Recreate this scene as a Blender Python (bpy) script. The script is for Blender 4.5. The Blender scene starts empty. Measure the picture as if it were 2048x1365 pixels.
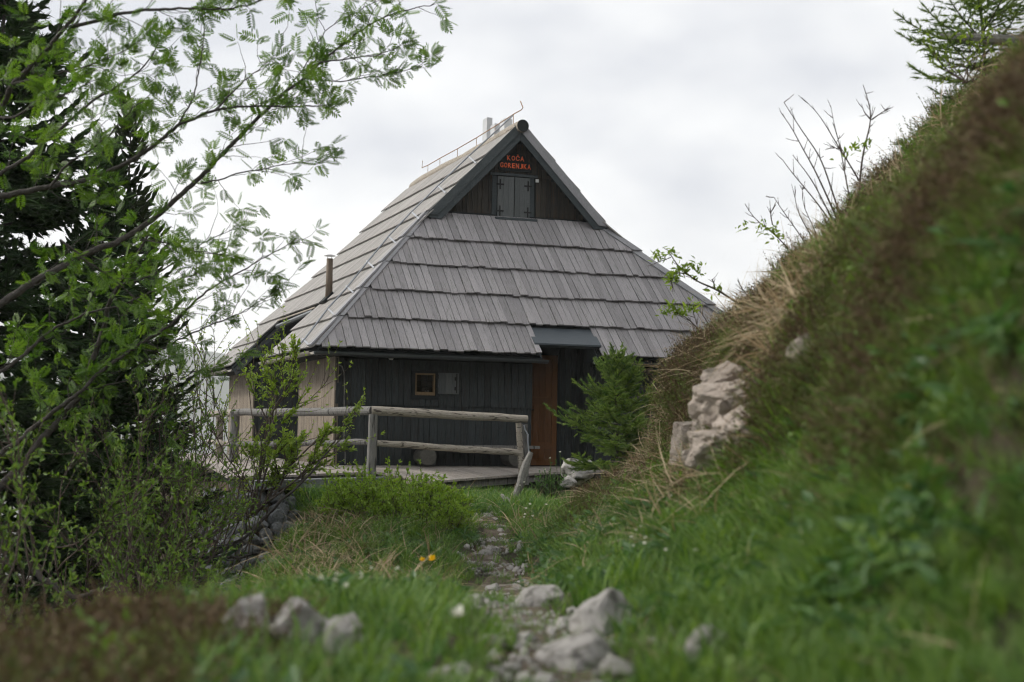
import bpy, bmesh, math, random
import numpy as np
from mathutils import Vector, Matrix, noise as mnoise

# ------------------------------------------------------------------ camera, sky, sun, exposure
scene = bpy.context.scene
col = scene.collection
RNG = np.random.default_rng(7)
random.seed(7)
rad = math.radians

F, PX, PY = 2844.44, 1024.0, 682.5                 # 50 mm lens in photograph pixels
ROLL, PITCH, YAW = rad(.967), rad(3.434), rad(19.65)
CAM = np.array([0., 0., .695])                     # camera stands 0.7 m above the terrace level
fw = np.array([0, math.cos(PITCH), math.sin(PITCH)]); _r = np.array([1., 0, 0]); _u = np.cross(_r, fw)
RT = _r * math.cos(ROLL) + _u * math.sin(ROLL); UP = -_r * math.sin(ROLL) + _u * math.cos(ROLL)
cam_d = bpy.data.cameras.new('camera'); cam = bpy.data.objects.new('camera', cam_d); col.objects.link(cam)
cam_d.lens = 50; cam_d.sensor_width = 36; cam_d.clip_start = .05; cam_d.clip_end = 6000
cam.matrix_world = Matrix(((RT[0], UP[0], -fw[0], CAM[0]), (RT[1], UP[1], -fw[1], CAM[1]), (RT[2], UP[2], -fw[2], CAM[2]), (0, 0, 0, 1)))
cam_d.dof.use_dof = True; cam_d.dof.focus_distance = 23.0; cam_d.dof.aperture_fstop = 2.2
scene.camera = cam; scene.cycles.filter_width = 1.15

SUN_EL, SUN_AZ = rad(34), rad(-72)                 # soft sun behind thin cloud, from the left
world = bpy.data.worlds.new('World'); scene.world = world; world.use_nodes = True
nt = world.node_tree; nt.nodes.clear(); L = nt.links.new
out = nt.nodes.new('ShaderNodeOutputWorld'); bg = nt.nodes.new('ShaderNodeBackground')
sky = nt.nodes.new('ShaderNodeTexSky'); sky.sky_type = 'NISHITA'; sky.sun_disc = False
sky.sun_elevation = SUN_EL; sky.sun_rotation = SUN_AZ; sky.altitude = 1600; sky.dust_density = 3
tc = nt.nodes.new('ShaderNodeTexCoord')
mp = nt.nodes.new('ShaderNodeMapping'); mp.inputs['Scale'].default_value = (1.0, 1.0, 1.9); mp.inputs['Location'].default_value = (.35, .1, .42)
n1 = nt.nodes.new('ShaderNodeTexNoise'); n1.inputs['Scale'].default_value = 3.6; n1.inputs['Detail'].default_value = 4; n1.inputs['Roughness'].default_value = .5
cr = nt.nodes.new('ShaderNodeValToRGB')
cr.color_ramp.elements[0].position = .36; cr.color_ramp.elements[0].color = (4.35, 4.45, 4.68, 1)
cr.color_ramp.elements[1].position = .58; cr.color_ramp.elements[1].color = (6.6, 6.58, 6.42, 1)
mx = nt.nodes.new('ShaderNodeMix'); mx.data_type = 'RGBA'; mx.inputs[0].default_value = .94   # cloud cover over the blue sky
L(tc.outputs['Generated'], mp.inputs[0]); L(mp.outputs[0], n1.inputs['Vector']); L(n1.outputs['Fac'], cr.inputs[0])
L(sky.outputs[0], mx.inputs[6]); L(cr.outputs[0], mx.inputs[7]); L(mx.outputs[2], bg.inputs[0])
bg.inputs[1].default_value = .115; L(bg.outputs[0], out.inputs[0])

sun_d = bpy.data.lights.new('sun', 'SUN'); sun = bpy.data.objects.new('sun', sun_d); col.objects.link(sun)
sun_d.energy = 2.2; sun_d.angle = rad(11); sun_d.color = (1, .945, .865)
_sd = Vector((math.sin(SUN_AZ) * math.cos(SUN_EL), math.cos(SUN_AZ) * math.cos(SUN_EL), math.sin(SUN_EL)))
sun.rotation_euler = _sd.to_track_quat('Z', 'Y').to_euler(); sun.location = (-20, 8, 20)

vs = scene.view_settings; vs.view_transform = 'Standard'; vs.look = 'None'; vs.exposure = .66; vs.gamma = 1
cy = scene.cycles; cy.max_bounces = 4; cy.diffuse_bounces = 2; cy.glossy_bounces = 1; cy.transmission_bounces = 3
cy.volume_bounces = 2; cy.transparent_max_bounces = 6; cy.use_denoising = True; cy.use_adaptive_sampling = True; cy.adaptive_threshold = .03; cy.adaptive_min_samples = 16; cy.sample_clamp_indirect = 4; 0

# ------------------------------------------------------------------ photograph pixel -> place
def ray(x, y):
    d = fw + RT * (x - PX) / F - UP * (y - PY) / F
    return d / d[1]
def at(x, y, Y): return CAM + ray(x, y) * Y
HO = at(667, 930, 24.0); HO[2] = 0                  # front left corner of the hut
RR = np.array([math.cos(YAW), math.sin(YAW), 0]); DD = np.array([-math.sin(YAW), math.cos(YAW), 0])
def loc(P):
    q = np.asarray(P) - HO
    return np.array([q @ RR, q @ DD, q[2]])
def front(x, y, t):                                # pixel on the hut's plane at depth t, in hut coordinates
    d = ray(x, y); return loc(CAM + d * (((HO + t * DD) - CAM) @ DD) / (d @ DD))
def lside(x, y, s):
    d = ray(x, y); return loc(CAM + d * (((HO + s * RR) - CAM) @ RR) / (d @ RR))
def hutw(s, t, z): return HO + s * RR + t * DD + np.array([0, 0, z])

# ------------------------------------------------------------------ materials
MATS = {}
def mat(name, c1, c2=None, rough=.85, scale=8., stretch=(1, 1, 1), bump=.0, bscale=None, trans=None, c3=None, metal=0, spec=.25, rndamt=1.0, coord='Object', p3=(.62, .72), nz=.5):
    """procedural: colour c1..c2 by noise and by each piece's own random number, optional blotches c3, optional translucency"""
    if name in MATS: return MATS[name]
    m = bpy.data.materials.new(name); m.use_nodes = True; t = m.node_tree; l = t.links.new; t.nodes.clear()
    o = t.nodes.new('ShaderNodeOutputMaterial'); b = t.nodes.new('ShaderNodeBsdfPrincipled')
    b.inputs['Roughness'].default_value = rough; b.inputs['Metallic'].default_value = metal; b.inputs['Specular IOR Level'].default_value = spec
    c2 = c2 or c1
    tc = t.nodes.new('ShaderNodeTexCoord'); mp = t.nodes.new('ShaderNodeMapping'); mp.inputs['Scale'].default_value = stretch
    oi = t.nodes.new('ShaderNodeObjectInfo'); at_ = t.nodes.new('ShaderNodeAttribute'); at_.attribute_name = 'rnd'
    ad = t.nodes.new('ShaderNodeMath'); ad.operation = 'ADD'; l(oi.outputs['Random'], ad.inputs[0]); l(at_.outputs['Fac'], ad.inputs[1])
    fr = t.nodes.new('ShaderNodeMath'); fr.operation = 'FRACT'; l(ad.outputs[0], fr.inputs[0])
    vm = t.nodes.new('ShaderNodeVectorMath'); vm.operation = 'ADD'; sc = t.nodes.new('ShaderNodeMath'); sc.operation = 'MULTIPLY'; sc.inputs[1].default_value = 37.
    l(fr.outputs[0], sc.inputs[0]); l(tc.outputs[coord], mp.inputs[0]); l(mp.outputs[0], vm.inputs[0]); l(sc.outputs[0], vm.inputs[1])
    n = t.nodes.new('ShaderNodeTexNoise'); n.inputs['Scale'].default_value = scale; n.inputs['Detail'].default_value = 5; n.inputs['Roughness'].default_value = .65
    l(vm.outputs[0], n.inputs['Vector'])
    # factor = rnd*rndamt*.5 + (noise-.5)*k + .5
    mr = t.nodes.new('ShaderNodeMapRange'); mr.inputs[1].default_value = .3; mr.inputs[2].default_value = .7; mr.inputs[3].default_value = 0; mr.inputs[4].default_value = 1
    l(n.outputs['Fac'], mr.inputs[0])
    mi = t.nodes.new('ShaderNodeMix'); mi.data_type = 'FLOAT'; mi.inputs[0].default_value = nz * (1 if rndamt else 2)
    l(fr.outputs[0], mi.inputs[2]); l(mr.outputs[0], mi.inputs[3])
    cm = t.nodes.new('ShaderNodeMix'); cm.data_type = 'RGBA'; cm.inputs[6].default_value = (*c1, 1); cm.inputs[7].default_value = (*c2, 1)
    l((mi.outputs[0] if rndamt else mr.outputs[0]), cm.inputs[0])
    cout = cm.outputs[2]
    if c3:
        n2 = t.nodes.new('ShaderNodeTexNoise'); n2.inputs['Scale'].default_value = scale * .45; n2.inputs['Detail'].default_value = 6
        l(vm.outputs[0], n2.inputs['Vector'])
        m2 = t.nodes.new('ShaderNodeMapRange'); m2.inputs[1].default_value = p3[0]; m2.inputs[2].default_value = p3[1]; l(n2.outputs['Fac'], m2.inputs[0])
        c4 = t.nodes.new('ShaderNodeMix'); c4.data_type = 'RGBA'; c4.inputs[7].default_value = (*c3, 1)
        l(m2.outputs[0], c4.inputs[0]); l(cout, c4.inputs[6]); cout = c4.outputs[2]
    l(cout, b.inputs['Base Color'])
    if bump:
        nb = n
        if bscale:
            nb = t.nodes.new('ShaderNodeTexNoise'); nb.inputs['Scale'].default_value = bscale; nb.inputs['Detail'].default_value = 8; nb.inputs['Roughness'].default_value = .7
            l(vm.outputs[0], nb.inputs['Vector'])
        bu = t.nodes.new('ShaderNodeBump'); bu.inputs['Strength'].default_value = bump; bu.inputs['Distance'].default_value = .02
        l(nb.outputs['Fac'], bu.inputs['Height']); l(bu.outputs[0], b.inputs['Normal'])
    if trans:
        tr = t.nodes.new('ShaderNodeBsdfTranslucent'); ms = t.nodes.new('ShaderNodeMixShader'); ms.inputs[0].default_value = trans
        hs = t.nodes.new('ShaderNodeHueSaturation'); hs.inputs['Hue'].default_value = .49; hs.inputs['Saturation'].default_value = 1.15; hs.inputs['Value'].default_value = 1.5
        l(cout, hs.inputs['Color']); l(hs.outputs[0], tr.inputs[0])
        l(b.outputs[0], ms.inputs[1]); l(tr.outputs[0], ms.inputs[2]); l(ms.outputs[0], o.inputs[0])
    else: l(b.outputs[0], o.inputs[0])
    MATS[name] = m; return m

# wood
M_ROOF = mat('grey_roof_board', (.175, .167, .172), (.375, .357, .366), .8, 14, (11, .6, .6), .6, c3=(.115, .125, .105), p3=(.58, .72), nz=.5)
M_ROOFL = mat('grey_roof_board_sunny_side', (.16, .155, .15), (.37, .355, .34), .8, 14, (.6, 11, .6), .6, c3=(.13, .13, .11), p3=(.58, .72), nz=.5)
M_HIP = mat('hip_board_wood', (.17, .172, .182), (.30, .30, .315), .8, 10, (2, 2, 2), .3)
M_DARK = mat('dark_shaded_board', (.008, .0118, .013), (.066, .078, .082), .75, 12, (12, 12, .5), .8, c3=(.040, .034, .029), p3=(.5, .72), nz=.7, spec=.2)  # dark wood, with the shade under the eaves put into its colour
M_DARKER = mat('dark_timber', (.011, .014, .015), (.026, .031, .032), .8, 9, (4, 4, 1), .3, spec=.15)
M_GABLE = mat('dark_gable_board', (.014, .017, .018), (.060, .052, .042), .75, 10, (10, 10, .6), .5, c3=(.085, .05, .024), p3=(.56, .76), spec=.2)
M_BARGE = mat('blue_grey_barge_board', (.030, .040, .045), (.070, .082, .086), .75, 9, (3, 3, 3), .4)
M_PALE = mat('sunlit_weathered_board', (.11, .092, .07), (.36, .30, .235), .85, 10, (13, 13, .45), .8, c3=(.085, .075, .062), p3=(.5, .66), nz=.7)  # weathered streaks; sunlight on the side wall put into the pale colour
M_LOG = mat('weathered_log', (.21, .185, .155), (.40, .36, .305), .85, 9, (.55, 7, 7), .8, c3=(.085, .072, .06), p3=(.56, .64), nz=.7)
M_LOGG = mat('grey_log', (.095, .095, .092), (.22, .213, .20), .85, 9, (4, 4, .8), .8, c3=(.055, .052, .05), p3=(.56, .66), nz=.7)
M_LOGD = mat('dark_bench_log', (.045, .045, .04), (.12, .115, .10), .85, 10, (2.5, 2.5, 2.5), .5)
M_DECK = mat('deck_plank_wood', (.21, .19, .17), (.36, .325, .29), .85, 10, (8, .6, 8), .4, c3=(.14, .125, .11), p3=(.6, .8))
M_SHUT = mat('grey_shutter_board', (.062, .07, .072), (.145, .155, .155), .8, 12, (10, 10, .6), .4)
M_DOOR = mat('brown_door_wood', (.085, .036, .012), (.155, .066, .023), .5, 8, (6, 6, .6), .2)
M_FRAME = mat('honey_window_frame', (.14, .09, .045), (.22, .15, .08), .6, 9, (4, 4, 4), .2)
M_IRON = mat('black_iron', (.012, .014, .015), (.03, .03, .03), .5, 20, metal=.4)
M_GUT = mat('dark_gutter_metal', (.05, .058, .064), (.10, .11, .115), .45, 10, metal=.5, spec=.4)
M_GUTL = mat('dull_gutter_metal', (.16, .15, .13), (.26, .24, .20), .5, 10, metal=.3, spec=.4)
M_RUST = mat('rusty_stove_pipe', (.07, .055, .042), (.15, .115, .085), .7, 9, (6, 6, 1.5), .2, c3=(.13, .07, .035), metal=.2)
M_ZINC = mat('zinc_sheet', (.42, .43, .44), (.58, .58, .58), .4, 6, metal=.6, spec=.5)
M_COPPER = mat('lightning_wire', (.25, .16, .09), (.34, .23, .14), .5, 12, metal=.5)
M_STRAP = mat('galvanised_strap', (.22, .24, .27), (.34, .36, .39), .45, 10, metal=.6)
M_CAN = mat('blue_grey_canopy_sheet', (.045, .056, .066), (.075, .088, .10), .55, 6, (1, 5, 5), .15)
M_ORANGE = mat('orange_letter_paint', (.86, .15, .05), (.92, .19, .07), .6, 10)
M_WHITE = mat('white_ceramic', (.7, .7, .68), (.8, .8, .78), .4, 5)
M_VOID = mat('dark_room', (.01, .01, .01), (.015, .014, .012), .9, 5)
# stone, earth
M_LIME = mat('grey_limestone', (.30, .285, .27), (.50, .48, .46), .9, 5, (1, 1, 1), .9, 16, c3=(.13, .125, .11), p3=(.52, .68), nz=.75)
M_WALLST = mat('dark_wall_stone', (.075, .083, .09), (.215, .222, .228), .9, 6, (1, 1, 1), .9, 16, c3=(.05, .055, .04), p3=(.52, .7), nz=.6)
M_CLIFF = mat('warm_limestone_face', (.30, .255, .215), (.46, .40, .35), .9, 3, (1, 1, 1), 1.0, 11, c3=(.17, .15, .12), p3=(.55, .7), nz=.8)
M_EARTH = mat('dark_earth', (.035, .026, .018), (.09, .066, .045), .95, 5, (1, 1, 1), .8, 30, rndamt=0)
M_PATH = mat('trodden_path_earth', (.05, .038, .025), (.14, .112, .082), .95, 9, (1, 1, 1), .9, 60, c3=(.24, .22, .195), p3=(.58, .66), rndamt=0)
M_GROUND = mat('grassy_ground', (.020, .020, .010), (.06, .046, .026), .95, 2.2, (1, 1, 1), .8, 40, c3=(.05, .035, .022), rndamt=0)
M_HILL = mat('far_wooded_hill', (.05, .07, .05), (.09, .11, .085), .95, .02, (1, 1, 1), 0, rndamt=0)
# plants
M_BARK = mat('grey_bark', (.045, .04, .036), (.10, .092, .085), .9, 12, (3, 3, 3), .5, rndamt=0)
M_TWIG = mat('twig_bark', (.05, .038, .03), (.12, .095, .08), .9, 14, rndamt=0)
M_DEADW = mat('dead_grey_wood', (.14, .135, .125), (.26, .25, .235), .9, 10, (3, 3, 3), .5, rndamt=0)
M_ROWAN = mat('rowan_leaf', (.042, .100, .018), (.130, .225, .042), .55, 3, trans=.42, nz=.2)
M_WILLOW = mat('fresh_shrub_leaf', (.10, .175, .025), (.26, .36, .07), .55, 3, trans=.35, nz=.2)
M_WILLOWD = mat('olive_shrub_leaf', (.055, .12, .022), (.17, .26, .055), .55, 3, trans=.3, nz=.2)
M_BILB = mat('bush_leaf', (.10, .195, .024), (.28, .40, .07), .55, 3, trans=.32, nz=.2)
M_NEEDLE = mat('dark_spruce_needle', (.022, .054, .022), (.080, .135, .048), .6, 3, nz=.2)
M_NEEDLEY = mat('young_spruce_needle', (.050, .11, .030), (.24, .33, .085), .6, 3, trans=.25, nz=.2)
M_NEEDLEB = mat('spruce_needle_brownish', (.026, .050, .018), (.075, .105, .038), .6, 3, nz=.2)
M_GRASS = mat('green_grass_blade', (.030, .085, .018), (.165, .262, .056), .6, 3, trans=.3, nz=.2)
M_GRASSD = mat('deep_grass_blade', (.024, .082, .020), (.095, .20, .045), .6, 3, trans=.3, nz=.2)
M_DRY = mat('straw_grass_blade', (.20, .15, .085), (.46, .375, .245), .75, 3, trans=.2, nz=.2)
M_HEATH = mat('brown_heather', (.043, .031, .017), (.155, .110, .060), .85, 3, trans=.1, nz=.2)
M_HEATHG = mat('green_heather', (.050, .072, .018), (.145, .17, .045), .85, 3, trans=.15, nz=.2)
M_HERB = mat('herb_leaf', (.026, .075, .024), (.11, .20, .055), .5, 3, trans=.3, nz=.2)
M_YEL = mat('yellow_petal', (.80, .52, .02), (.90, .66, .03), .6, 5, trans=.2)
M_WPET = mat('white_petal', (.6, .6, .5), (.8, .8, .72), .6, 5, trans=.2)
M_GLASS = bpy.data.materials.new('window_glass'); M_GLASS.use_nodes = True
_b = M_GLASS.node_tree.nodes['Principled BSDF']; _b.inputs['Base Color'].default_value = (.02, .018, .014, 1); _b.inputs['Roughness'].default_value = .08
_b.inputs['Alpha'].default_value = .45

# ------------------------------------------------------------------ mesh helpers
def mesh_np(name, V, faces, rnd=None, smooth=False):
    """faces: list of (n,k) int arrays"""
    me = bpy.data.meshes.new(name); V = np.asarray(V, np.float32)
    me.vertices.add(len(V)); me.vertices.foreach_set('co', V.ravel())
    fl = [np.asarray(f, np.int32) for f in faces if len(f)]
    li = np.concatenate([f.ravel() for f in fl]); cnt = np.concatenate([np.full(len(f), f.shape[1], np.int32) for f in fl])
    st = np.concatenate([[0], np.cumsum(cnt)[:-1]]).astype(np.int32)
    me.loops.add(len(li)); me.loops.foreach_set('vertex_index', li)
    me.polygons.add(len(cnt)); me.polygons.foreach_set('loop_start', st)
    me.polygons.foreach_set('use_smooth', np.full(len(cnt), smooth))
    if rnd is not None:
        a = me.attributes.new('rnd', 'FLOAT', 'POINT'); a.data.foreach_set('value', np.asarray(rnd, np.float32))
    me.update(calc_edges=True); return me
def obj(name, me, m=None, parent=None, label=None, cat=None, group=None, kind=None, loc=None):
    o = bpy.data.objects.new(name, me); col.objects.link(o)
    if m is not None and me is not None and not me.materials: me.materials.append(m)
    if parent is not None: o.parent = parent
    if label: o['label'] = label
    if cat: o['category'] = cat
    if group: o['group'] = group
    if kind: o['kind'] = kind
    if loc is not None: o.location = loc
    return o
def empty(name, loc, label=None, cat=None, group=None, rz=0.):
    e = obj(name, None, label=label, cat=cat, group=group, loc=loc); e.rotation_euler = (0, 0, rz); e.empty_display_size = .2
    return e
class MB:
    """collects solids; build() makes ONE mesh object"""
    def __init__(s): s.V = []; s.Q = []; s.T = []; s.R = []; s.n = 0
    def add(s, V, Q=(), T=(), r=None):
        V = np.asarray(V, float)
        for f in Q: s.Q.append([i + s.n for i in f])
        for f in T: s.T.append([i + s.n for i in f])
        s.V.append(V); s.R.append(np.full(len(V), random.random() if r is None else r)); s.n += len(V); return s
    def box(s, a, b, r=None):
        x0, y0, z0 = a; x1, y1, z1 = b
        V = [(x0, y0, z0), (x1, y0, z0), (x1, y1, z0), (x0, y1, z0), (x0, y0, z1), (x1, y0, z1), (x1, y1, z1), (x0, y1, z1)]
        return s.add(V, [(0, 3, 2, 1), (4, 5, 6, 7), (0, 1, 5, 4), (1, 2, 6, 5), (2, 3, 7, 6), (3, 0, 4, 7)], r=r)
    def prism(s, P, off, r=None):
        """polygon P (n,3) swept by vector off"""
        P = np.asarray(P, float); n = len(P); V = np.concatenate([P, P + np.asarray(off, float)])
        Q = [(i, (i + 1) % n, n + (i + 1) % n, n + i) for i in range(n)]; T = []
        for i in range(1, n - 1): T += [(0, i + 1, i), (n, n + i, n + i + 1)]
        return s.add(V, Q, T, r=r)
    def beam(s, a, b, w, h, up=(0, 0, 1), r=None):
        a = np.asarray(a, float); b = np.asarray(b, float); d = b - a; d /= np.linalg.norm(d)
        sd = np.cross(d, up); sd /= np.linalg.norm(sd); u = np.cross(sd, d)
        P = [a + sd * w / 2 * i + u * h / 2 * j for i, j in ((-1, -1), (1, -1), (1, 1), (-1, 1))]
        return s.prism(P, b - a, r=r)
    def tube(s, pts, radii, n=8, cap=True, r=None):
        V, Q, T = tube(pts, radii, n, cap); return s.add(V, Q, T, r=r)
    def build(s, name, m, parent=None, smooth=False, **k):
        fs = []
        if s.Q: fs.append(np.array(s.Q))
        if s.T: fs.append(np.array(s.T))
        return obj(name, mesh_np(name, np.concatenate(s.V), fs, np.concatenate(s.R), smooth), m, parent, **k)
def tube(pts, radii, n=6, cap=True):
    P = np.asarray(pts, float); R = np.broadcast_to(np.asarray(radii, float), (len(P),))
    T = np.gradient(P, axis=0); T /= np.linalg.norm(T, axis=1)[:, None] + 1e-9
    ref = np.array([0, 0, 1.]) if abs(T[:, 2]).mean() < .8 else np.array([1., 0, 0])
    A = np.cross(T, ref); A /= np.linalg.norm(A, axis=1)[:, None] + 1e-9; B = np.cross(T, A)
    th = np.arange(n) * 2 * math.pi / n
    V = P[:, None] + R[:, None, None] * (A[:, None] * np.cos(th)[None, :, None] + B[:, None] * np.sin(th)[None, :, None])
    k = len(P); V = V.reshape(-1, 3)
    Q = [(i * n + j, i * n + (j + 1) % n, (i + 1) * n + (j + 1) % n, (i + 1) * n + j) for i in range(k - 1) for j in range(n)]
    Tt = []
    if cap:
        V = np.concatenate([V, P[:1], P[-1:]]); c0 = k * n
        for j in range(n):
            Tt.append((c0, (j + 1) % n, j)); Tt.append((c0 + 1, (k - 1) * n + j, (k - 1) * n + (j + 1) % n))
    return V, Q, Tt
class Tubes:
    """many thin round twigs gathered into one mesh"""
    def __init__(s): s.V = []; s.F = []; s.n = 0
    def add(s, pts, radii, n=5):
        P = np.asarray(pts, float); R = np.broadcast_to(np.asarray(radii, float), (len(P),))
        T = np.gradient(P, axis=0); T /= np.linalg.norm(T, axis=1)[:, None] + 1e-9
        ref = np.array([.31, .2, .93]) if abs(T[0, 2]) < .85 else np.array([.95, .3, 0])
        A = np.cross(T, ref); A /= np.linalg.norm(A, axis=1)[:, None] + 1e-9; B = np.cross(T, A)
        th = np.arange(n) * 2 * math.pi / n
        V = (P[:, None] + R[:, None, None] * (A[:, None] * np.cos(th)[None, :, None] + B[:, None] * np.sin(th)[None, :, None])).reshape(-1, 3)
        k = len(P); i = np.arange(k - 1)[:, None] * n; j = np.arange(n)[None]; j2 = (j + 1) % n
        Fq = np.stack([i + j, i + j2, i + n + j2, i + n + j], -1).reshape(-1, 4) + s.n
        s.V.append(V); s.F.append(Fq); s.n += len(V)
    def mesh(s, name): return mesh_np(name, np.concatenate(s.V), [np.concatenate(s.F)], smooth=True)
def unit(a): return a / (np.linalg.norm(a, axis=-1, keepdims=True) + 1e-9)
def frames(D, N):
    """rotation matrices (n,3,3): local y -> D, local z close to N"""
    Y = unit(np.asarray(D, float)); X = unit(np.cross(Y, N)); Z = np.cross(X, Y)
    return np.stack([X, Y, Z], -1)
def batch(tv, tf, Rm, pos, scale):
    """copies of a template: tv (k,3), tf list of faces arrays"""
    n = len(pos); k = len(tv)
    V = (np.einsum('nij,kj->nki', Rm, tv) * np.asarray(scale).reshape(-1, 1, 1) + np.asarray(pos)[:, None]).reshape(-1, 3)
    off = (np.arange(n) * k)[:, None, None]
    return V, [(np.asarray(f)[None] + off).reshape(-1, np.asarray(f).shape[1]) for f in tf]
def leaves_mesh(name, tv, tf, Rm, pos, scale, rnd=None):
    V, Fs = batch(tv, tf, Rm, pos, scale)
    r = RNG.random(len(pos)) if rnd is None else rnd
    return mesh_np(name, V, Fs, np.repeat(r, len(tv)))
def frond_t(n=14, seed=0, nl=.24, wd=.16):
    rg = np.random.default_rng(seed); V = []; Q = []; T = []
    for a in (0, 1.05, 2.1):
        c, s_ = math.cos(a), math.sin(a); i = len(V); V += [(0, 0, 0), (c * wd, .4, s_ * wd), (0, 1.05, 0), (-c * wd, .4, -s_ * wd)]; Q.append((i, i + 1, i + 2, i + 3))
    for k in range(n):
        u = rg.uniform(.05, 1); a = rg.uniform(0, 6.283); d = unit(np.array([math.cos(a), .8, math.sin(a)])); b = np.array([0, u, 0]); sd = unit(np.cross(d, rg.normal(size=3))) * .022; i = len(V)
        l = nl * rg.uniform(.8, 1.2); V += [tuple(b - sd), tuple(b + sd), tuple(b + d * l)]; T.append((i, i + 1, i + 2))
    return np.array(V), [np.array(T), np.array(Q)]
def leaf_t(w=.4, fold=.12, droop=.1):
    tv = np.array([(0, 0, 0), (-w * .42, .32, fold * .8), (w * .42, .32, fold * .8), (-w * .4, .66, fold * .6 - droop * .4), (w * .4, .66, fold * .6 - droop * .4), (0, 1, -droop), (0, .33, 0), (0, .66, -droop * .4)])
    return tv, [np.array([(0, 6, 1), (0, 2, 6), (3, 7, 5), (7, 4, 5)]), np.array([(1, 6, 7, 3), (6, 2, 4, 7)])]
def rvec(n): return unit(RNG.normal(size=(n, 3)))
def smooth(a, b, x):
    t = np.clip((x - a) / (b - a), 0, 1); return t * t * (3 - 2 * t)

# ------------------------------------------------------------------ terrain
def vnoise(x, y, s, seed=0):
    """smooth value noise, vectorised"""
    x = np.asarray(x, float) * s + seed * 17.3; y = np.asarray(y, float) * s - seed * 9.1
    xi = np.floor(x); yi = np.floor(y); fx = x - xi; fy = y - yi; fx = fx * fx * (3 - 2 * fx); fy = fy * fy * (3 - 2 * fy)
    def h(a, b):
        v = np.sin(a * 127.1 + b * 311.7 + seed * 74.7) * 43758.5453; return v - np.floor(v)
    return (h(xi, yi) * (1 - fx) + h(xi + 1, yi) * fx) * (1 - fy) + (h(xi, yi + 1) * (1 - fx) + h(xi + 1, yi + 1) * fx) * fy
def fbm(x, y, s, seed=0): return (vnoise(x, y, s, seed) * .55 + vnoise(x, y, s * 2.1, seed + 1) * .28 + vnoise(x, y, s * 4.3, seed + 2) * .17) - .5
ZY = np.array([(-10, .25), (0, .12), (3.5, .04), (5, 0), (7, -.13), (9, -.42), (11, -.54), (14, -.48), (18, -.41), (21, -.42), (24, -.42), (30, -.42), (45, -.6), (80, -6), (200, -45), (900, -140), (3000, -190)])
BX = np.array([(-40, -60), (-.5, -1.3), (.1, -.42), (.55, -.04), (1.05, .2), (1.28, .5), (1.45, 1.15), (1.7, 1.5), (2.55, 2.3), (4, 3.7), (5, 4.6), (8, 6.7), (14, 9.5), (40, 15), (120, 20), (3000, 40)])
XL = np.array([(-10, -1.5), (3.6, -1.5), (4.6, -1.2), (6, -1.0), (7.5, -1.02), (9, -1.25), (11, -1.75), (13, -2.0), (15, -2.15), (18, -2.05), (20.6, -2.1), (21.4, -3.0), (22.1, -4.2), (23.3, -5.1), (28, -6.9), (34, -8.9), (60, -14), (3000, -14)])
DP = np.array([(0, 0), (.3, .35), (.9, 1.45), (3, 3.2), (8, 6), (30, 18), (200, 90), (3000, 200)])
PC = np.array([(0, .1), (3.5, .12), (5, .16), (7, .0), (9, -.06), (10.5, -.14), (11.5, -.06), (12.5, -.1), (13.5, -.22), (14.5, -.12), (15.5, -.2), (16.5, -.14), (17.5, -.3), (18.5, -.25), (20, -.42), (22, -.5)])   # path centre line
PW = np.array([(0, .15), (4, .16), (6, .2), (8, .25), (10, .24), (11, .3), (12, .2), (13, .28), (14, .16), (15, .23), (16, .13), (17, .2), (18, .11), (19, .08), (20, .02)])                      # half width
def ip(T, v): return np.interp(v, T[:, 0], T[:, 1])
def ground(x, y):
    x = np.asarray(x, float); y = np.asarray(y, float)
    z = ip(ZY, y) + .05 * np.clip(x, 0, 2) * smooth(9, 5, y)
    sh = .9 * np.maximum(0, y - (14.3 - .35 * np.clip(x - 1.6, 0, 8))) - .22 * smooth(6.5, 3.5, y) + .12 * smooth(8.5, 11, y)
    b = ip(BX, x - sh + .25 * fbm(x, y, .55, 3))
    k = .12; h = np.clip(.5 + .5 * (b - z) / k, 0, 1); z = z * (1 - h) + b * h + k * h * (1 - h)
    z = z + .14 * np.exp(-((x + 1.35) / .6) ** 2) * smooth(10.5, 13.5, y) * smooth(18.5, 15.5, y)
    xl = ip(XL, y) + .22 * fbm(x, y, .7, 5) * smooth(22, 19, y)
    z = z - ip(DP, np.maximum(0, xl - x))
    dp = np.abs(x - ip(PC, y)) / ip(PW, y)
    z = z - .05 * smooth(1.6, .6, dp) * (y < 22)
    near = smooth(60, 25, np.hypot(x, y))
    off = smooth(19.5, 18, y) + smooth(2, 4, np.abs(x)) * .0
    z = z + near * (.13 * fbm(x, y, 1.3, 1) + .05 * fbm(x, y, 4.5, 2)) * np.clip(off + .2, 0, 1) * np.where(dp < 1, .6, 1)
    z = z + near * smooth(1.0, 1.8, x) * smooth(22, 18, y) * (.52 * fbm(x * 1.3, y, .75, 61) + .34 * np.abs(fbm(x * 1.3, y, 1.9, 62)) * 2 - .12 + .12 * fbm(x * 1.3, y, 5, 63))
    z = z + smooth(40, 200, np.hypot(x, y)) * 14 * fbm(x, y, .012, 8)
    return z
def gz(x, y): return float(ground(np.array([x]), np.array([y]))[0])
def gpt(x, y, dz=0.): return np.array([x, y, gz(x, y) + dz])
def hitg(px, py, y0=2.5, y1=40.):
    """where the sight line through a pixel meets the ground"""
    Y = np.arange(y0, y1, .02); d = ray(px, py); P = CAM + Y[:, None] * d
    b = np.nonzero(P[:, 2] < ground(P[:, 0], P[:, 1]))[0]
    return P[b[0]] if len(b) else P[-1]
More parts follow.
